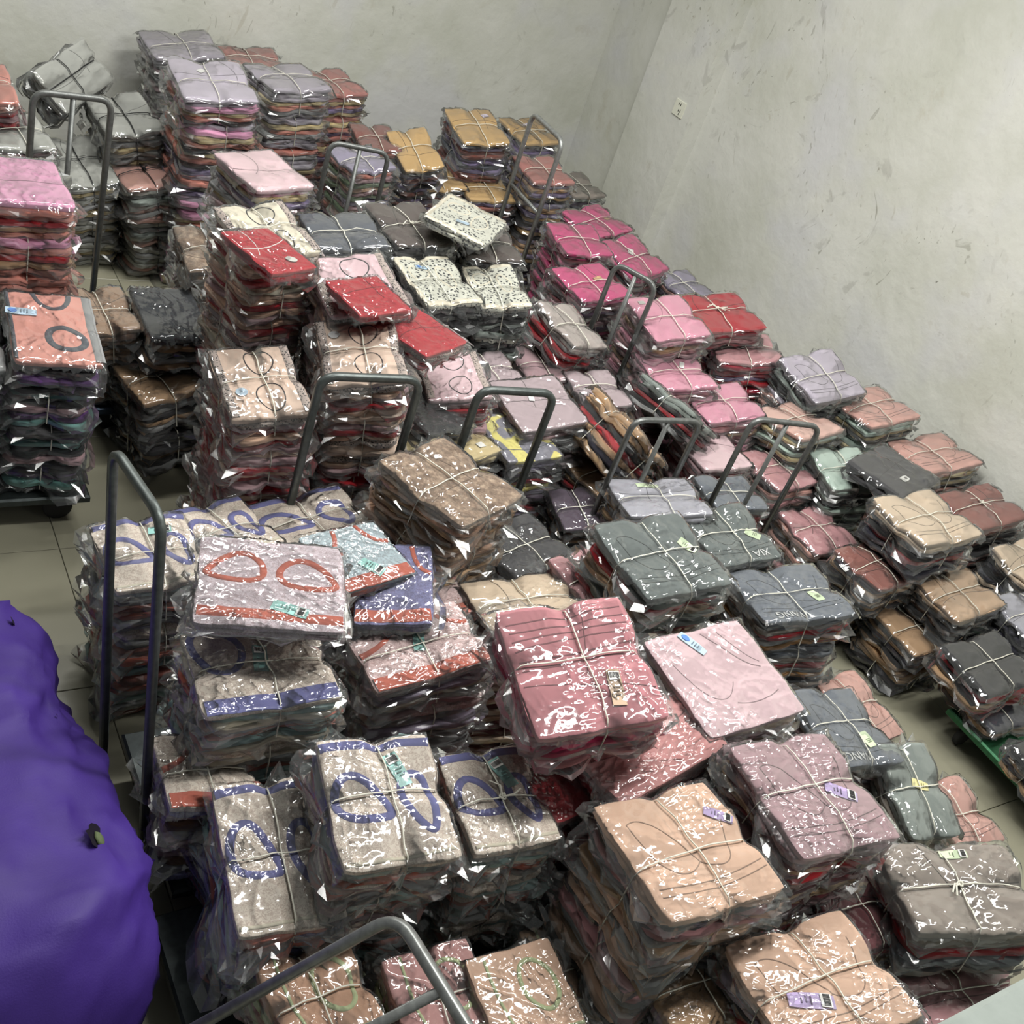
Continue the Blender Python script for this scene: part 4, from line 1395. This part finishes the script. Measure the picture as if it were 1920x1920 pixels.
    ('l2', 2.039, 3.480, 0.833, 0.090, 0.081, -0.061, 0.251, 0.290, 'plain', 'brownd black brownd charcoal', 6, [0.1383, 0.1383, 0.1383, 0.1383, 0.1383, 0.1383], 'dark brown bundle with white twine bow behind the leopard packs', 'dark brown bundle with bow', 2, {'knot': 1, 'hid': (1, 2, 3, 4, 5)}),
    ('l5', 2.350, 3.399, 0.815, -0.192, 0.022, -0.100, 0.234, 0.267, 'plain', 'brownd charcoal leo black', 6, [0.1353, 0.1353, 0.1353, 0.1353, 0.1353, 0.1353], 'dark brown bundle directly beneath the loose leopard pack', 'dark brown bundle beneath leopard pack', 2, {'hid': (1, 2, 3, 4, 5)}),
    ('l1', 2.219, 3.383, 0.911, -0.804, 0.049, 0.072, 0.255, 0.286, 'leopard', 'leo leo', 7, [0.1297, 0.1297, 0.1297, 0.1297, 0.1297, 0.1297, 0.1297], 'loose leopard print pack with red and blue label on top', 'loose leopard pack', 2, {'tag': 'rb', 'loose': 2}),
    ('gp', 1.743, 3.415, 0.814, -0.084, -0.011, -0.147, 0.264, 0.282, 'plain', 'slated slated charcoal grey', 6, [0.1352, 0.1352, 0.1352, 0.1352, 0.1352, 0.1352], 'dark grey glossy bundle behind the pale pink lace bundle', 'dark grey glossy bundle', 1, {'hid': (1, 5)}),
    ('m1', 3.070, 3.747, 0.711, -0.136, 0.062, -0.100, 0.234, 0.275, 'plain', 'magenta magenta maroon magenta violetd', 4, [0.1436, 0.1436, 0.1436, 0.1436], 'magenta bundle leaning on the tall steel handle', 'magenta bundle by the tall handle', 2, {}),
    ('m2', 3.344, 3.995, 0.699, 0.308, 0.052, -0.073, 0.281, 0.249, 'plain', 'magenta magenta navy maroon', 4, [0.1405, 0.1405, 0.1405, 0.1405], 'magenta bundle closest to the wall corner', 'magenta bundle closest to the corner', 2, {'tag': 'kraft2', 'hid': (1, 2, 3)}),
    ('m3', 3.372, 3.681, 0.681, 0.391, 0.213, -0.034, 0.276, 0.261, 'plain', 'magenta magenta maroon navy', 4, [0.1361, 0.1361, 0.1361, 0.1361], 'magenta bundle with white label beside the wall', 'magenta bundle with white label', 2, {'tag': 'white3'}),
    ('m4', 2.900, 3.361, 0.695, 0.101, 0.072, -0.101, 0.269, 0.251, 'plain', 'magenta magenta maroon mauve violetd', 5, [0.1384, 0.1384, 0.1384, 0.1384, 0.1384], 'magenta bundle in front with brown label and loose twine', 'front magenta bundle', 2, {'tag': 'kraft3', 'hid': (3, 4)}),
    ('t1', 2.591, 3.015, 0.683, 0.251, 0.224, 0.193, 0.237, 0.248, 'plain', 'taupeg taupeg grey red taupeg red', 1, [0.14], 'taupe and red bundle tied once, leaning beside the slim handle', 'leaning taupe and red bundle', 2, {}),
    ('t2', 2.472, 2.969, 0.542, -0.136, 0.011, -0.131, 0.216, 0.253, 'plain', 'mauve maroon mauve tan', 4, [0.1348, 0.1348, 0.1348, 0.1348], 'maroon bundle in shade under the leaning taupe one', 'shaded maroon bundle', 2, {'hid': (1, 2, 3)}),
    ('r1', 3.009, 2.966, 0.762, -0.015, 0.124, -0.150, 0.270, 0.270, 'plain', 'pink pink mauve tan pinkd', 5, [0.1249, 0.1249, 0.1249, 0.1249, 0.1249], 'pink bundle just behind the three-bar handle', 'pink bundle behind three-bar handle', 2, {'tag': 'greysm2', 'hid': (3, 4)}),
    ('r2', 3.385, 3.066, 0.741, -0.126, 0.041, -0.175, 0.314, 0.288, 'plain', 'red redm pinkd', 1, [0.1], 'round red bundle with splayed white straps by the wall', 'red bundle with white straps', 2, {'knot': 2}),
    ('r5', 3.474, 2.935, 0.644, -0.412, -0.021, -0.230, 0.289, 0.275, 'plain', 'pinkd crimson red crimson violetm', 4, [0.1267, 0.1267, 0.1267, 0.1267], 'crimson bundle with dusky pink top under the red bundle', 'crimson bundle', 2, {'hid': (2, 3)}),
    ('r3', 3.000, 2.800, 0.617, -0.095, 0.032, -0.110, 0.267, 0.257, 'plain', 'pink pink pinkd mauve maroon', 4, [0.12, 0.12, 0.12, 0.12], 'pink bundle with white label at mid height of the pink row', 'pink bundle with white label', 2, {'tag': 'white4'}),
    ('r4', 3.156, 2.635, 0.572, -0.081, 0.061, -0.165, 0.275, 0.228, 'plain', 'pink pink pinkd mauve tan', 3, [0.1451, 0.1451, 0.1451], 'pink bundle with two small labels in front of the crimson bundle', 'pink bundle with two labels', 2, {'tag': 'greysm3', 'hid': (2,)}),
    ('r4b', 3.612, 2.783, 0.548, 0.191, 0.155, 0.010, 0.228, 0.200, 'plain', 'salmon grey salmon charcoal', 4, [0.1361, 0.1361, 0.1361, 0.1361], 'small salmon and grey bundle beside the lavender one', 'small salmon and grey bundle', 2, {'hid': (1, 2, 3)}),
    ('r6', 3.662, 2.634, 0.699, 0.082, 0.221, -0.144, 0.308, 0.264, 'bra', 'lavender lavender black sage black', 5, [0.1393, 0.1393, 0.1393, 0.1393, 0.1393], 'lavender bundle with black edge leaning on the wall', 'lavender bundle on the wall', 2, {'hid': (2, 3, 4)}),
    ('r7', 3.902, 2.498, 0.633, 0.058, -0.060, -0.126, 0.320, 0.258, 'bra', 'salmon mint mint khaki charcoal', 5, [0.126, 0.126, 0.126, 0.126, 0.126], 'salmon bundle with mint and cream layers against the wall', 'salmon bundle with mint layers', 2, {'hid': (2, 3, 4)}),
    ('r8', 3.455, 2.482, 0.586, 0.150, -0.075, -0.022, 0.292, 0.251, 'plain', 'salmonp mint khaki charcoal mint', 4, [0.1457, 0.1457, 0.1457, 0.1457], 'pale salmon bundle just behind the second three-bar handle', 'pale salmon bundle behind bars', 2, {'hid': (2, 3)}),
    ('r9', 3.553, 2.244, 0.511, -0.167, 0.134, -0.129, 0.247, 0.231, 'plain', 'mint mint charcoal mint black', 4, [0.1271, 0.1271, 0.1271, 0.1271], 'mint green bundle under the black pack', 'mint bundle under black pack', 2, {'hid': (2, 3)}),
    ('r10', 3.643, 2.110, 0.591, 0.246, -0.042, -0.043, 0.307, 0.269, 'plain', 'charcoal charcoal charcoal', 4, [0.1469, 0.1469, 0.1469, 0.1469], 'loose charcoal pack with white tag lying on the mint bundle', 'loose charcoal pack', 2, {'tag': 'white5', 'loose': 3}),
    ('r11', 4.071, 2.238, 0.570, -0.051, -0.063, -0.148, 0.333, 0.254, 'bra', 'salmon salmon khaki black', 4, [0.1417, 0.1417, 0.1417, 0.1417], 'salmon bundle nearest the wall, right of the charcoal pack', 'salmon bundle nearest the wall', 2, {}),
    ('r12', 3.514, 1.814, 0.614, -0.006, -0.020, -0.067, 0.323, 0.282, 'bra', 'beige beige navy black red navy', 1, [0.18], 'beige bundle with glossy black layers beneath', 'beige bundle with black layers', 2, {}),
    ('r13', 4.062, 1.920, 0.529, -0.022, -0.003, -0.152, 0.324, 0.234, 'plain', 'rustd rustd rustd black', 4, [0.1315, 0.1315, 0.1315, 0.1315], 'rust brown bundle with knotted twine against the wall', 'rust bundle against the wall', 2, {'knot': 1}),
    ('r14', 3.643, 1.601, 0.404, 0.059, 0.032, -0.078, 0.300, 0.226, 'plain', 'beiged beiged black navy brown', 1, [0.14], 'tan beige bundle with black side layers, in the dark row', 'tan beige bundle of the dark row', 2, {}),
    ('r15', 4.105, 1.640, 0.474, 0.067, 0.094, -0.059, 0.301, 0.213, 'plain', 'beige beige black navy', 3, [0.1569, 0.1569, 0.1569], 'beige bundle cut by the picture edge beside the wall', 'beige bundle at the picture edge', 2, {'hid': (2,)}),
    ('r16', 3.940, 1.444, 0.400, -0.043, 0.082, -0.101, 0.309, 0.223, 'plain', 'lilacgrey black navy black', 3, [0.1323, 0.1323, 0.1323], 'pale grey bundle cut by the picture edge in the dark row', 'pale grey bundle at picture edge', 2, {}),
    ('s1', 3.369, 1.797, 0.414, 0.116, -0.000, 0.006, 0.291, 0.231, 'plain', 'rustd navy tan navy black', 1, [0.15], 'rust and navy bundle in the dark row below the beige one', 'rust and navy bundle', 2, {}),
    ('s2', 3.452, 1.885, 0.243, 0.106, 0.102, 0.032, 0.257, 0.253, 'plain', 'black navy rustd black tan', 2, [0.1202, 0.1202], 'black bundle low in the dark row by the aisle', 'low black bundle by the aisle', 2, {}),
    ('s3', 3.515, 1.608, 0.242, 0.026, 0.051, -0.005, 0.279, 0.246, 'plain', 'tan black tan navy black', 2, [0.1196, 0.1196], 'black and tan bundle low in the dark row by the aisle', 'low black and tan bundle', 2, {}),
    ('s4', 3.530, 1.309, 0.343, 0.019, 0.069, -0.071, 0.308, 0.235, 'plain', 'black black red charcoal tan', 1, [0.12], 'black and red bundle in the dark row at the picture edge', 'black and red bundle', 2, {}),
    ('s5', 3.585, 1.256, 0.204, 0.031, 0.088, 0.034, 0.273, 0.259, 'plain', 'navy tan navy violetd', 1, [0.07], 'navy and tan bundle beside the green cart edge', 'navy and tan bundle by green edge', 2, {}),
    ('s6', 3.530, 0.938, 0.233, 0.005, 0.151, 0.013, 0.277, 0.206, 'plain', 'black charcoal tan navy', 1, [0.0962], 'black bundle on the green cart at the picture edge', 'black bundle on the green cart', 2, {}),
    ('s7', 3.372, 2.094, 0.336, 0.082, 0.091, -0.003, 0.268, 0.240, 'plain', 'pinkd salmon tan charcoal salmon', 2, [0.1665, 0.1665], 'dusky pink and tan bundle behind the second three-bar handle', 'dusky pink bundle behind the bars', 2, {}),
    ('s8', 3.325, 2.361, 0.440, 0.111, 0.039, -0.024, 0.279, 0.244, 'plain', 'pinkd charcoal salmon mint pinkd', 3, [0.1456, 0.1456, 0.1456], 'dusky pink and charcoal bundle between the two three-bar handles', 'dusky pink bundle between the handles', 2, {'hid': (2,)}),
    ('bk1', 0.655, 3.432, 0.886, 0.011, 0.003, 0.006, 0.257, 0.331, 'plain', 'pinkb coralb coralb red tan coralb', 6, [0.1248, 0.1248, 0.1248, 0.1248, 0.1248, 0.1248], 'bright pink knit bundle at the picture edge above coral layers', 'bright pink bundle at the edge', 1, {'notwine': 1, 'hid': (4, 5)}),
    ('bk0', 0.716, 4.522, 0.774, 0.008, 0.100, -0.157, 0.200, 0.316, 'plain', 'coralb salmon red mauve', 6, [0.1285, 0.1285, 0.1285, 0.1285, 0.1285, 0.1285], 'coral bundle at the picture edge close to the back wall', 'coral bundle at the edge', 2, {'hid': (1, 2, 3, 4, 5)}),
    ('bk0b', 0.809, 4.365, 0.668, 0.111, 0.031, -0.097, 0.209, 0.296, 'plain', 'palegrey mauve brown grey', 5, [0.1329, 0.1329, 0.1329, 0.1329, 0.1329], 'pale grey and brown bundle behind the bright pink one', 'pale grey and brown bundle', 2, {'hid': (1, 2, 3, 4)}),
    ('ba1', 1.147, 4.986, 0.688, 1.021, 0.722, -0.343, 0.360, 0.200, 'plain', 'palegrey palegrey grey charcoal palegrey', 1, [0.15], 'grey-white bundle standing on edge, tied with black cord', 'grey bundle standing on edge', 2, {'cord': 'blackcord'}),
    ('ba2', 1.320, 4.837, 0.614, 0.085, 0.066, -0.198, 0.247, 0.356, 'plain', 'palegrey palegrey grey khaki palegrey', 1, [0.18], 'grey-white bundle tied with black cord, top of the heap', 'top grey-white bundle', 2, {'cord': 'blackcord'}),
    ('ba3', 1.120, 4.724, 0.424, 0.127, 0.119, -0.169, 0.241, 0.368, 'plain', 'palegrey palegrey khaki grey palegrey', 3, [0.1403, 0.1403, 0.1403], 'grey-white bundle tied with black cord behind the steel handle', 'grey-white bundle behind the handle', 2, {'cord': 'blackcord'}),
    ('ba4', 1.368, 4.646, 0.447, 0.112, -0.017, -0.206, 0.239, 0.336, 'plain', 'salmon palegrey grey sage palegrey salmon', 3, [0.1482, 0.1482, 0.1482], 'salmon-topped grey bundle with knotted black cord', 'salmon-topped grey bundle', 2, {'knot': 3, 'cord': 'blackcord'}),
    ('bk2', 1.578, 4.536, 0.911, -0.022, 0.118, -0.119, 0.304, 0.339, 'plain', 'lavender lavender pinkb khaki coralb charcoal violetm', 7, [0.1297, 0.1297, 0.1297, 0.1297, 0.1297, 0.1297, 0.1297], 'lavender bundle with coral and cream layers, tall stack by back wall', 'lavender bundle with coral layers', 2, {'tag': 'greysm4'}),
    ('bk7', 1.683, 5.337, 0.792, 0.013, 0.020, -0.183, 0.322, 0.323, 'plain', 'lavenderg lavenderg grey mauve grey', 6, [0.1315, 0.1315, 0.1315, 0.1315, 0.1315, 0.1315], 'lavender-grey bundle pressed against the back wall', 'lavender-grey bundle at back wall', 2, {'hid': (4, 5)}),
    ('bk8', 2.067, 5.435, 0.752, -0.084, 0.012, -0.129, 0.288, 0.296, 'plain', 'coralm coralm salmon', 6, [0.1249, 0.1249, 0.1249, 0.1249, 0.1249, 0.1249], 'coral bundle pressed against the back wall', 'coral bundle at back wall', 2, {'hid': (1, 2, 3, 4, 5)}),
    ('bk3', 2.019, 4.832, 0.880, 0.157, -0.001, -0.105, 0.298, 0.305, 'plain', 'lavenderg lavenderg lavenderg khaki coralb grey', 6, [0.1461, 0.1461, 0.1461, 0.1461, 0.1461, 0.1461], 'lavender bundle with thin grey layers beside the coral-layered one', 'lavender bundle with grey layers', 2, {'hid': (5,)}),
    ('bk4', 2.393, 5.178, 0.778, 0.184, 0.051, -0.104, 0.271, 0.282, 'plain', 'coralm coralm khaki coralb violetm', 6, [0.1291, 0.1291, 0.1291, 0.1291, 0.1291, 0.1291], 'coral bundle at the end of the back stacks', 'coral bundle ending the back row', 2, {'hid': (5,)}),
    ('bk5', 1.533, 3.717, 0.884, 0.283, 0.044, -0.032, 0.258, 0.288, 'plain', 'palepink pink khaki violetm palepink grey', 6, [0.1468, 0.1468, 0.1468, 0.1468, 0.1468, 0.1468], 'pale pink knit bundle with purple and grey layers', 'pale pink knit bundle', 2, {'notwine': 1, 'hid': (2, 3, 4, 5)}),
    ('bk6', 2.206, 4.309, 0.743, 0.137, -0.008, -0.116, 0.224, 0.240, 'plain', 'lilacd coralb mauve greenm peach', 4, [0.1515, 0.1515, 0.1515, 0.1515], 'lilac-grey bundle with green layer behind the low handle', 'lilac-grey bundle with green layer', 2, {'hid': (2, 3)}),
    ('ru1', 2.448, 4.681, 0.711, -0.105, 0.070, -0.133, 0.200, 0.268, 'plain', 'rustd rustd grey rustd', 5, [0.1417, 0.1417, 0.1417, 0.1417, 0.1417], 'rust striped bundle at the end of the coral stack', 'rust striped bundle', 2, {'hid': (2, 3, 4)}),
    ('go1', 2.584, 4.538, 0.730, 0.050, 0.316, -0.274, 0.200, 0.274, 'plain', 'gold black violetm rustd', 5, [0.1455, 0.1455, 0.1455, 0.1455, 0.1455], 'gold bundle tipped forward between rust and gold stacks', 'tipped gold bundle', 2, {'hid': (3, 4)}),
    ('go2', 2.763, 4.566, 0.593, -0.033, 0.007, -0.146, 0.218, 0.244, 'plain', 'gold black rustd violetm', 4, [0.1474, 0.1474, 0.1474, 0.1474], 'low gold bundle in front of the tipped one', 'low gold bundle', 2, {'hid': (1, 2, 3)}),
    ('go3', 2.953, 4.656, 0.844, -0.066, 0.167, -0.164, 0.249, 0.311, 'plain', 'gold slated violetm rustd rustd violetm', 6, [0.1401, 0.1401, 0.1401, 0.1401, 0.1401, 0.1401], 'gold bundle with blue-white label on the tall stack', 'gold bundle with label', 2, {'tag': 'bluesm3', 'hid': (2, 3, 4, 5)}),
    ('go4', 3.485, 4.970, 0.755, 0.171, 0.106, -0.073, 0.257, 0.266, 'plain', 'gold black lilacd violetm', 6, [0.1253, 0.1253, 0.1253, 0.1253, 0.1253, 0.1253], 'gold bundle close to the wall corner', 'gold bundle close to the corner', 2, {'tag': 'bluesm4', 'hid': (3, 4, 5)}),
    ('ru2', 3.224, 4.386, 0.770, -0.038, 0.079, -0.118, 0.235, 0.273, 'plain', 'coralm lilacd tan violetm gold black', 6, [0.1279, 0.1279, 0.1279, 0.1279, 0.1279, 0.1279], 'coral bundle with lilac layers framed by the tall handle', 'coral bundle with lilac layers', 2, {'hid': (5,)}),
    ('ru3', 2.985, 4.479, 0.604, -0.122, 0.033, -0.128, 0.249, 0.269, 'plain', 'gold violetm rustd violetd', 4, [0.1502, 0.1502, 0.1502, 0.1502], 'gold and violet bundle beneath the loose leopard pack', 'gold and violet bundle', 2, {'hid': (1, 2, 3)}),
    ('ru4', 3.813, 4.832, 0.542, 0.153, 0.104, -0.060, 0.241, 0.249, 'plain', 'taupe sage violetd navy', 4, [0.1347, 0.1347, 0.1347, 0.1347], 'grey-green netted bundle in the wall corner', 'grey-green bundle in the corner', 2, {'hid': (1, 2, 3)}),
    ('wl1', 3.709, 3.639, 0.573, 0.196, 0.106, -0.026, 0.243, 0.221, 'plain', 'lilacd salmon lilacd', 4, [0.1426, 0.1426, 0.1426, 0.1426], 'lilac and salmon bundle against the wall behind the red one', 'lilac and salmon bundle', 2, {'hid': (1, 2, 3)}),
    ('L', 0.680, 2.974, 0.640, -0.074, 0.059, 0.034, 0.237, 0.353, 'tank', 'coralp slated charcoal violet teal black mauve violet teal tan black', 4, [0.1257, 0.1257, 0.1257, 0.1257], 'coral tank top bundle with grey neckline and blue tag', 'coral tank top bundle', 1, {'tag': 'blue2', 'notwine': 1}),
    ('L2', 0.427, 2.990, 0.598, -0.063, 0.052, -0.004, 0.231, 0.322, 'plain', 'greyl slated violet teal charcoal violet', 3, [0.1536, 0.1536, 0.1536], 'grey and violet bundle cut by the picture edge', 'grey and violet bundle', 1, {'hid': (2,)}),
    ('L3', 0.641, 3.412, 0.587, 0.023, -0.050, -0.047, 0.220, 0.286, 'plain', 'palegrey palegrey grey', 3, [0.1499, 0.1499, 0.1499], 'pale grey pack behind the coral tank top bundle', 'pale grey pack', 1, {'notwine': 1, 'hid': (2,)}),
    ('br1', 0.926, 3.426, 0.449, 0.036, 0.007, -0.118, 0.213, 0.289, 'plain', 'tand peachd mink grey tand', 2, [0.1561, 0.1561], 'tan and peach bundle behind the coral tank top stack', 'tan and peach bundle', 1, {}),
    ('blk', 1.143, 3.343, 0.489, -0.007, 0.038, -0.034, 0.213, 0.324, 'plain', 'navyk navyk tan black grey tan', 4, [0.1215, 0.1215, 0.1215, 0.1215], 'black pack in a shiny crumpled bag on tan packs', 'black pack on tan packs', 1, {'notwine': 1, 'hid': (2, 3)}),
    ('br2', 1.088, 3.199, 0.325, 0.201, -0.027, -0.153, 0.240, 0.253, 'plain', 'tan black grey charcoal tan', 2, [0.1608, 0.1608], 'tan and black bundle low beside the peach lace stack', 'low tan and black bundle', 1, {}),
    ('bt1', 0.820, 0.937, 0.326, 0.060, -0.009, 0.014, 0.201, 0.228, 'lime', 'peachd peachd lime pinkd', 1, [0.1886], 'peach pack with lime trim under the tilted handle bars', 'peach pack with lime trim', 0, {}),
    ('bt2', 1.059, 0.860, 0.323, -0.061, 0.080, -0.062, 0.200, 0.211, 'lime', 'pinkm pinkd lime', 1, [0.1858], 'dusky pink pack with lime trim between two peach packs', 'dusky pink pack with lime trim', 0, {}),
    ('bt3', 1.222, 0.787, 0.349, -0.069, 0.045, -0.029, 0.208, 0.215, 'lime', 'peach lime peachd', 2, [0.1062, 0.1062], 'light peach pack with a lime-edged cup at the bottom', 'light peach pack with lime cup', 0, {'notwine': 1, 'hid': (1,)}),
    ('bt4', 1.420, 0.833, 0.264, -0.046, 0.035, 0.057, 0.200, 0.245, 'lime', 'tand pinkd lime', 1, [0.1269], 'tan pack with pale loops under the peach bundles', 'tan pack with pale loops', 0, {}),
]
for row in STACKS:
    stack(*row)
bo = mesh_obj('buried_garments', *join(BURIED), 'buried', None, True)
tag(bo, 'buried layers of mixed garments deep inside the heaped stacks', 'garment heap')
bo['kind'] = 'stuff'

# ------------------------------------------------------------------ purple cloth sack on the floor
def sack():
    ny, nt_ = 120, 72
    cx, y0, y1 = 0.20, 0.98, 2.33
    V = []
    a = np.linspace(0, 1, ny)
    for i, t in enumerate(a):
        y = y0 + (y1 - y0) * t
        e = (1 - abs(2 * t - 1) ** 7) ** 0.55
        hw = (0.36 + 0.03 * math.sin(t * 7.0)) * (0.25 + 0.75 * e) * (1 - 0.06 * t)
        hh = (0.23 + 0.02 * math.sin(t * 5 + 1)) * (0.2 + 0.8 * e) * (1 - 0.22 * t)
        for k in range(nt_):
            th = 2 * math.pi * k / nt_
            c, s = math.cos(th), math.sin(th)
            x = cx + math.copysign(abs(c) ** 0.75, c) * hw
            z = hh * 0.95 + math.copysign(abs(s) ** 0.8, s) * hh
            V.append((x, y + 0.02 * c, z))
    V = np.array(V)
    th = np.tile(np.linspace(0, 2 * np.pi, nt_, endpoint=False), ny)
    t = np.repeat(a, nt_)
    d = ridged(th * 1.5 + t * 9.0, t * 2.0 + th * 0.6, 3) ** 2.5 * 0.030
    d = d + ridged(th * 3.1 - t * 5.0, t * 3.2 + 4, 5) ** 3 * 0.018 + (vnoise(th * 2.0, t * 6, 7) - 0.5) * 0.015
    d = d + ridged(th * 7.0 + t * 16.0, t * 3.0, 8) ** 4 * 0.010 * (1.2 - t)
    rf = random.Random(5)
    for q in range(16):
        th0, sl, wd = rf.uniform(-0.5, 2.2), rf.uniform(-2.4, -0.5), rf.uniform(0.05, 0.13)
        ta, tb = rf.uniform(-0.2, 0.6), rf.uniform(0.4, 1.2)
        env = np.clip((t - ta) * 6, 0, 1) * np.clip((tb - t) * 6, 0, 1)
        d = d + rf.choice((-1, 1, 1)) * rf.uniform(0.010, 0.022) * env * np.exp(-((th - (th0 + sl * (t - 0.5))) / wd) ** 2)
    cen = np.stack([np.full(len(V), cx), V[:, 1], np.full(len(V), 0.18)], 1)
    nrm = V - cen
    nrm /= np.maximum(np.linalg.norm(nrm, axis=1, keepdims=True), 1e-6)
    V = V + nrm * (d[:, None] - 0.02)
    V[:, 2] = np.maximum(V[:, 2], 0.004)
    F = []
    for i in range(ny - 1):
        for k in range(nt_):
            l = (k + 1) % nt_
            F.append((i * nt_ + k, i * nt_ + l, (i + 1) * nt_ + l, (i + 1) * nt_ + k)[::-1])
    F.append(tuple(range(nt_)))
    F.append(tuple((ny - 1) * nt_ + k for k in range(nt_ - 1, -1, -1)))
    root = empty('cloth_sack', (cx, 1.6, 0))
    tag(root, 'bulging purple cloth sack with small torn holes on the floor', 'sack')
    off = np.array([cx, 1.6, 0])
    body = mesh_obj('sack_body', V - off, F, 'sack', root, True, srgb((64, 38, 130)))
    for (px, py, pz, r, green) in ((0.455, 1.34, 0.36, 0.036, True), (0.45, 2.13, 0.30, 0.012, False), (0.50, 1.80, 0.33, 0.004, False)):
        k = int(np.argmin(np.linalg.norm(V - np.array([px, py, pz]), axis=1)))
        p, n = V[k], nrm[k]
        t1 = np.cross(n, (0, 1, 0)); t1 /= np.linalg.norm(t1)
        t2 = np.cross(n, t1)
        rs = random.Random(k)
        ring, rim = [], []
        m = 14
        for j in range(m):
            w = 2 * math.pi * j / m
            rr = r * rs.uniform(0.6, 1.15)
            q = p + t1 * rr * math.cos(w) * 1.25 + t2 * rr * math.sin(w)
            ring.append(q + n * 0.008)
            rim.append(q + (t1 * math.cos(w) + t2 * math.sin(w)) * r * 0.35 - n * 0.004)
        vs = [p + n * 0.008] + ring + rim
        fs = [(0, 1 + j, 1 + (j + 1) % m) for j in range(m)]
        hole = mesh_obj('torn_hole', np.array(vs) - off, fs, 'ink', body, False, srgb((22, 16, 30)))
        if green:
            vv, ff = [], []
            q = p + t2 * 0.006 + n * 0.011
            for a_ in range(5):
                for b_ in range(7):
                    ph, om = math.pi * a_ / 4, 2 * math.pi * b_ / 7
                    vv.append(q + (t1 * math.sin(ph) * math.cos(om) * 0.8 + t2 * math.sin(ph) * math.sin(om)) * r * 0.55 + n * math.cos(ph) * 0.006)
            for a_ in range(4):
                for b_ in range(7):
                    c_ = (b_ + 1) % 7
                    ff.append((a_ * 7 + b_, (a_ + 1) * 7 + b_, (a_ + 1) * 7 + c_, a_ * 7 + c_))
            mesh_obj('green_content', np.array(vv) - off, ff, 'sack_in', body, True, srgb((92, 104, 70)))


sack()
